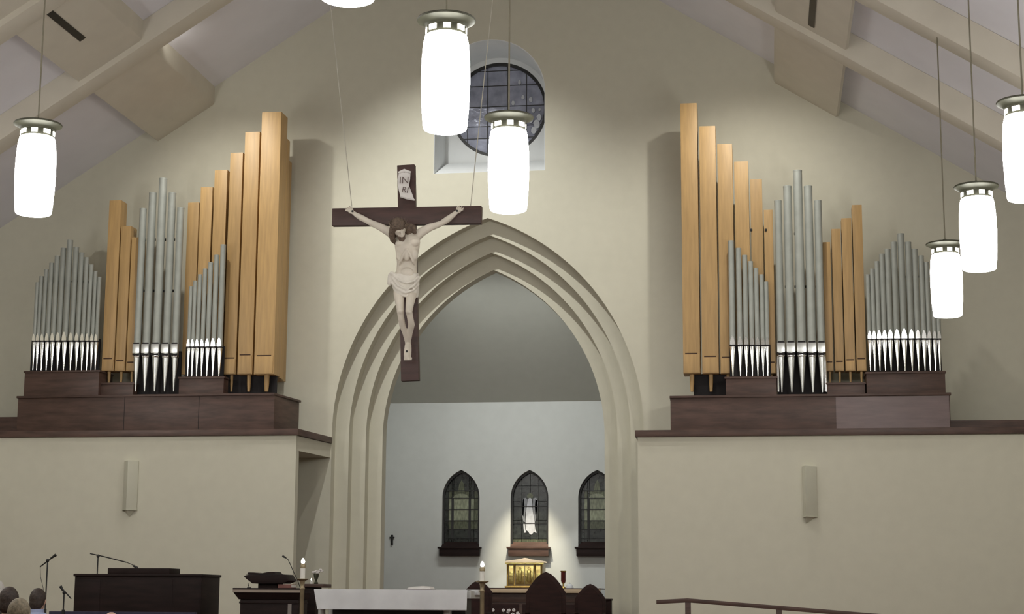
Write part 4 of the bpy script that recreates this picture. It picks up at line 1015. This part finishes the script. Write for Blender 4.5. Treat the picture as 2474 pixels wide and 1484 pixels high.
# presider chairs
def chair(px0, pxa, px1, yap, ysh, Y, label):
    x0, x1, xm = ax(px0, ysh, Y), ax(px1, ysh, Y), ax(pxa, yap, Y); za, zs_ = az(pxa, yap, Y), az(px0, ysh, Y)
    xm = (x0+x1)/2; w = (x1-x0)/2; h = za-zs_
    t = thing('presider_chair', (xm, Y, FLOOR2), label, 'chair', 'high-backed chairs behind the altar')
    n = 10
    if h > w*1.0: c_ = (h*h-w*w)/(2*w)
    else: c_ = .0
    pts = []
    for i in range(n+1):
        s_ = i/n; pts.append((xm-w*(1-s_**1.35*1.0), zs_+h*math.sin(PI/2*s_)**.95 if False else zs_+h*(1-(1-s_)**1.55)))
    # smooth pointed top: convex flanks meeting in a point
    pts = [(xm-w*(1-s_)**.62 if s_ < 1 else xm, zs_+h*s_) for s_ in [i/n for i in range(n+1)]]
    poly = [(x0, FLOOR2+.40)]+pts+[(2*xm-a, b) for a, b in pts[::-1][1:]]+[(x1, FLOOR2+.40)]
    part('backrest', MB().prism(poly, Y+.02, Y+.07), 'chairwood', t, .006)
    ip = [(xm+(a-xm)*.8, FLOOR2+.55+(b-FLOOR2-.55)*.9) for a, b in poly if b > FLOOR2+.5]
    part('back_panel', MB().prism([(xm-w*.8, FLOOR2+.55)]+ip+[(xm+w*.8, FLOOR2+.55)], Y+.012, Y+.03), 'chairwood', t)
    part('seat', MB().box(x0, x1, Y-.46, Y+.03, FLOOR2+.40, FLOOR2+.46), 'chairwood', t, .008)
    for a in (x0+.03, x1-.03):
        for b in (Y-.43, Y+.03): part('leg', MB().box(a-.025, a+.025, b-.025, b+.025, FLOOR2, FLOOR2+.40), 'chairwood', t)
        part('armrest', MB().box(a-.025, a+.025, Y-.44, Y+.02, FLOOR2+.60, FLOOR2+.63).box(a-.02, a+.02, Y-.44, Y-.40, FLOOR2+.46, FLOOR2+.60), 'chairwood', t, .004)
chair(1270, 1318, 1366, 1382, 1432, 25.0, 'tallest dark pointed-back chair in front of the tabernacle')
chair(1388, 1426, 1463, 1411, 1448, 25.2, 'lower dark pointed-back chair beside the right arch jamb')
chair(1121, 1154, 1188, 1403, 1430, 25.2, 'dark pointed-back chair partly hidden behind the altar and candle stand')
Y = 25.7; x0, x1 = ax(1392, 1450, Y), ax(1477, 1450, Y); z1 = az(1470, 1447, Y)
cbn = thing('side_cabinet', ((x0+x1)/2, Y+.15, FLOOR2), 'low dark cabinet behind the right-hand chair', 'cabinet')
part('body', MB().box(x0, x1-.01, Y, Y+.22, FLOOR2, z1-.025), 'chairwood', cbn, .005)
part('top', MB().box(x0-.01, x1, Y-.01, Y+.225, z1-.028, z1), 'chairwood', cbn, .005)
# small cross on the chancel wall
q = at(947, 1304, BY-.02)
wc = thing('wall_cross', (q.x, BY-.015, q.z-.09), 'small dark cross hanging on the chancel back wall at its left end', 'cross')
part('upright', MB().box(q.x-.018, q.x+.018, BY-.03, BY, q.z-.10, q.z+.085), 'black', wc, .003)
part('crossbar', MB().box(q.x-.045, q.x+.045, BY-.028, BY, q.z+.02, q.z+.05), 'black', wc, .003)

# ------------------------------------------------------------------ worshippers, seen from behind
def person(px, ytop, Y, label, hair, coat, hw=None, floor=0, bow=0, collar=None, bald=False, turn=0):
    top = at(px, ytop, Y); x = top.x; H = top.z-floor; s = H/1.70
    t = thing('person', (x, Y, floor), label, 'person')
    def V(a, b, c): return Vector((x+a*s, Y+b*s, floor+c*s))
    b = MB()
    b.loft([(V(0, 0, .86), .15*s, .10*s), (V(0, 0, .95), .165*s, .115*s), (V(0, 0, 1.08), .135*s, .095*s), (V(0, -.01, 1.22), .16*s, .11*s), (V(0, -.01, 1.34), .185*s, .11*s), (V(0, 0, 1.41), .15*s, .085*s), (V(0, 0, 1.45), .06*s, .055*s)], 18)
    b.tube([V(0, 0, 1.40), V(0, .01, 1.48), V(0, .02+bow*.3, 1.54)], [.058*s, .052*s, .052*s], 12)
    hc = V(0, .03+bow, 1.585-bow*.2)
    b.ell(hc, (.076*s, .095*s, .112*s), 16, 10); b.ell(hc+Vector((0, .04*s, -.05*s)), (.055*s, .05*s, .06*s), 12, 8)
    b.tube([hc+Vector((0, .088*s, .02*s)), hc+Vector((0, .118*s, -.02*s)), hc+Vector((0, .09*s, -.03*s))], [.01*s, .016*s, .01*s], 8)
    for q in (-1, 1):
        b.ell(hc+Vector((q*.078*s, 0, -.01*s)), (.012*s, .02*s, .03*s), 8, 6)
        b.tube([V(q*.17, 0, 1.37), V(q*.22, .0, 1.24), V(q*.235, .02, 1.08), V(q*.22, .08, .95), V(q*.20, .13, .86)], [.052*s, .048*s, .040*s, .034*s, .026*s], 10)
        w_ = V(q*.20, .13, .85); b.ell(w_+Vector((0, .02*s, -.04*s)), (.016*s, .034*s, .045*s), 10, 8)
        for k in range(4): b.tube([w_+Vector((0, (.045-.022*k)*s, -.06*s)), w_+Vector((-q*.01*s, (.05-.022*k)*s, (-.105-.01*(k in (1, 2)))*s)), w_+Vector((-q*.025*s, (.05-.022*k)*s, -.135*s))], [.010*s, .009*s, .007*s], 6)
        b.tube([w_+Vector((0, .03*s, -.02*s)), w_+Vector((-q*.02*s, .065*s, -.05*s)), w_+Vector((-q*.02*s, .07*s, -.08*s))], [.011*s, .010*s, .008*s], 6)
        b.tube([V(q*.09, 0, .90), V(q*.095, 0, .70), V(q*.095, .01, .48), V(q*.095, -.01, .35), V(q*.095, -.02, .10)], [.092*s, .082*s, .056*s, .055*s, .036*s], 12)
        b.ell(V(q*.10, .05, .04), (.045*s, .12*s, .038*s), 12, 8)
    body = solid('body', b, 'skin', t, .014, 2)
    g = MB()
    g.loft([(V(0, 0, .80), .18*s, .14*s), (V(0, 0, .95), .182*s, .135*s), (V(0, 0, 1.08), .158*s, .12*s), (V(0, -.01, 1.22), .178*s, .13*s), (V(0, -.01, 1.34), .20*s, .125*s), (V(0, 0, 1.42), .165*s, .10*s), (V(0, 0, 1.465), .07*s, .066*s)], 20)
    for q in (-1, 1): g.tube([V(q*.17, 0, 1.37), V(q*.225, .0, 1.24), V(q*.24, .02, 1.08), V(q*.222, .08, .95), V(q*.20, .12, .88)], [.070*s, .064*s, .056*s, .048*s, .040*s], 12)
    solid('jacket', g, coat, t, .014, 2)
    tr = MB()
    for q in (-1, 1): tr.tube([V(q*.09, 0, .92), V(q*.095, 0, .70), V(q*.095, .01, .48), V(q*.095, -.01, .30), V(q*.095, -.02, .07)], [.105*s, .095*s, .075*s, .07*s, .062*s], 12)
    solid('trousers', tr, 'coat', t, .014, 2)
    if collar: part('collar', MB().lathe(x, Y+.01, [(.066*s, floor+1.43*s), (.072*s, floor+1.46*s), (.068*s, floor+1.495*s), (.06*s, floor+1.49*s)], 18), collar, t)
    if hair:
        h = MB(); h.ell(hc+Vector((0, -.014*s, .018*s)), (.086*s, .098*s, .112*s), 16, 10); h.ell(hc+Vector((0, -.05*s, -.03*s)), (.074*s, .06*s, .085*s), 14, 9)
        solid('hair', h, hair, body, .010, 2)
    return t
person(91, 1424, 17.0, 'person with short dark brown hair and pale blue shirt at the lower left', 'browncut', 'shirt', collar='shirt')
person(45, 1449, 11.6, 'person with greying blond hair at the bottom left corner', 'greyhair', 'navy')
person(-9, 1404, 18.6, 'white-haired person at the left frame edge, mostly hidden behind others', 'whitehair', 'coat')
person(21, 1421, 14.2, 'dark-haired person in a dark coat between the white-haired one and the blue shirt', 'browncut', 'coat')
person(266, 1478, 12.0, 'bald person whose crown just shows below the organ console', None, 'coat')
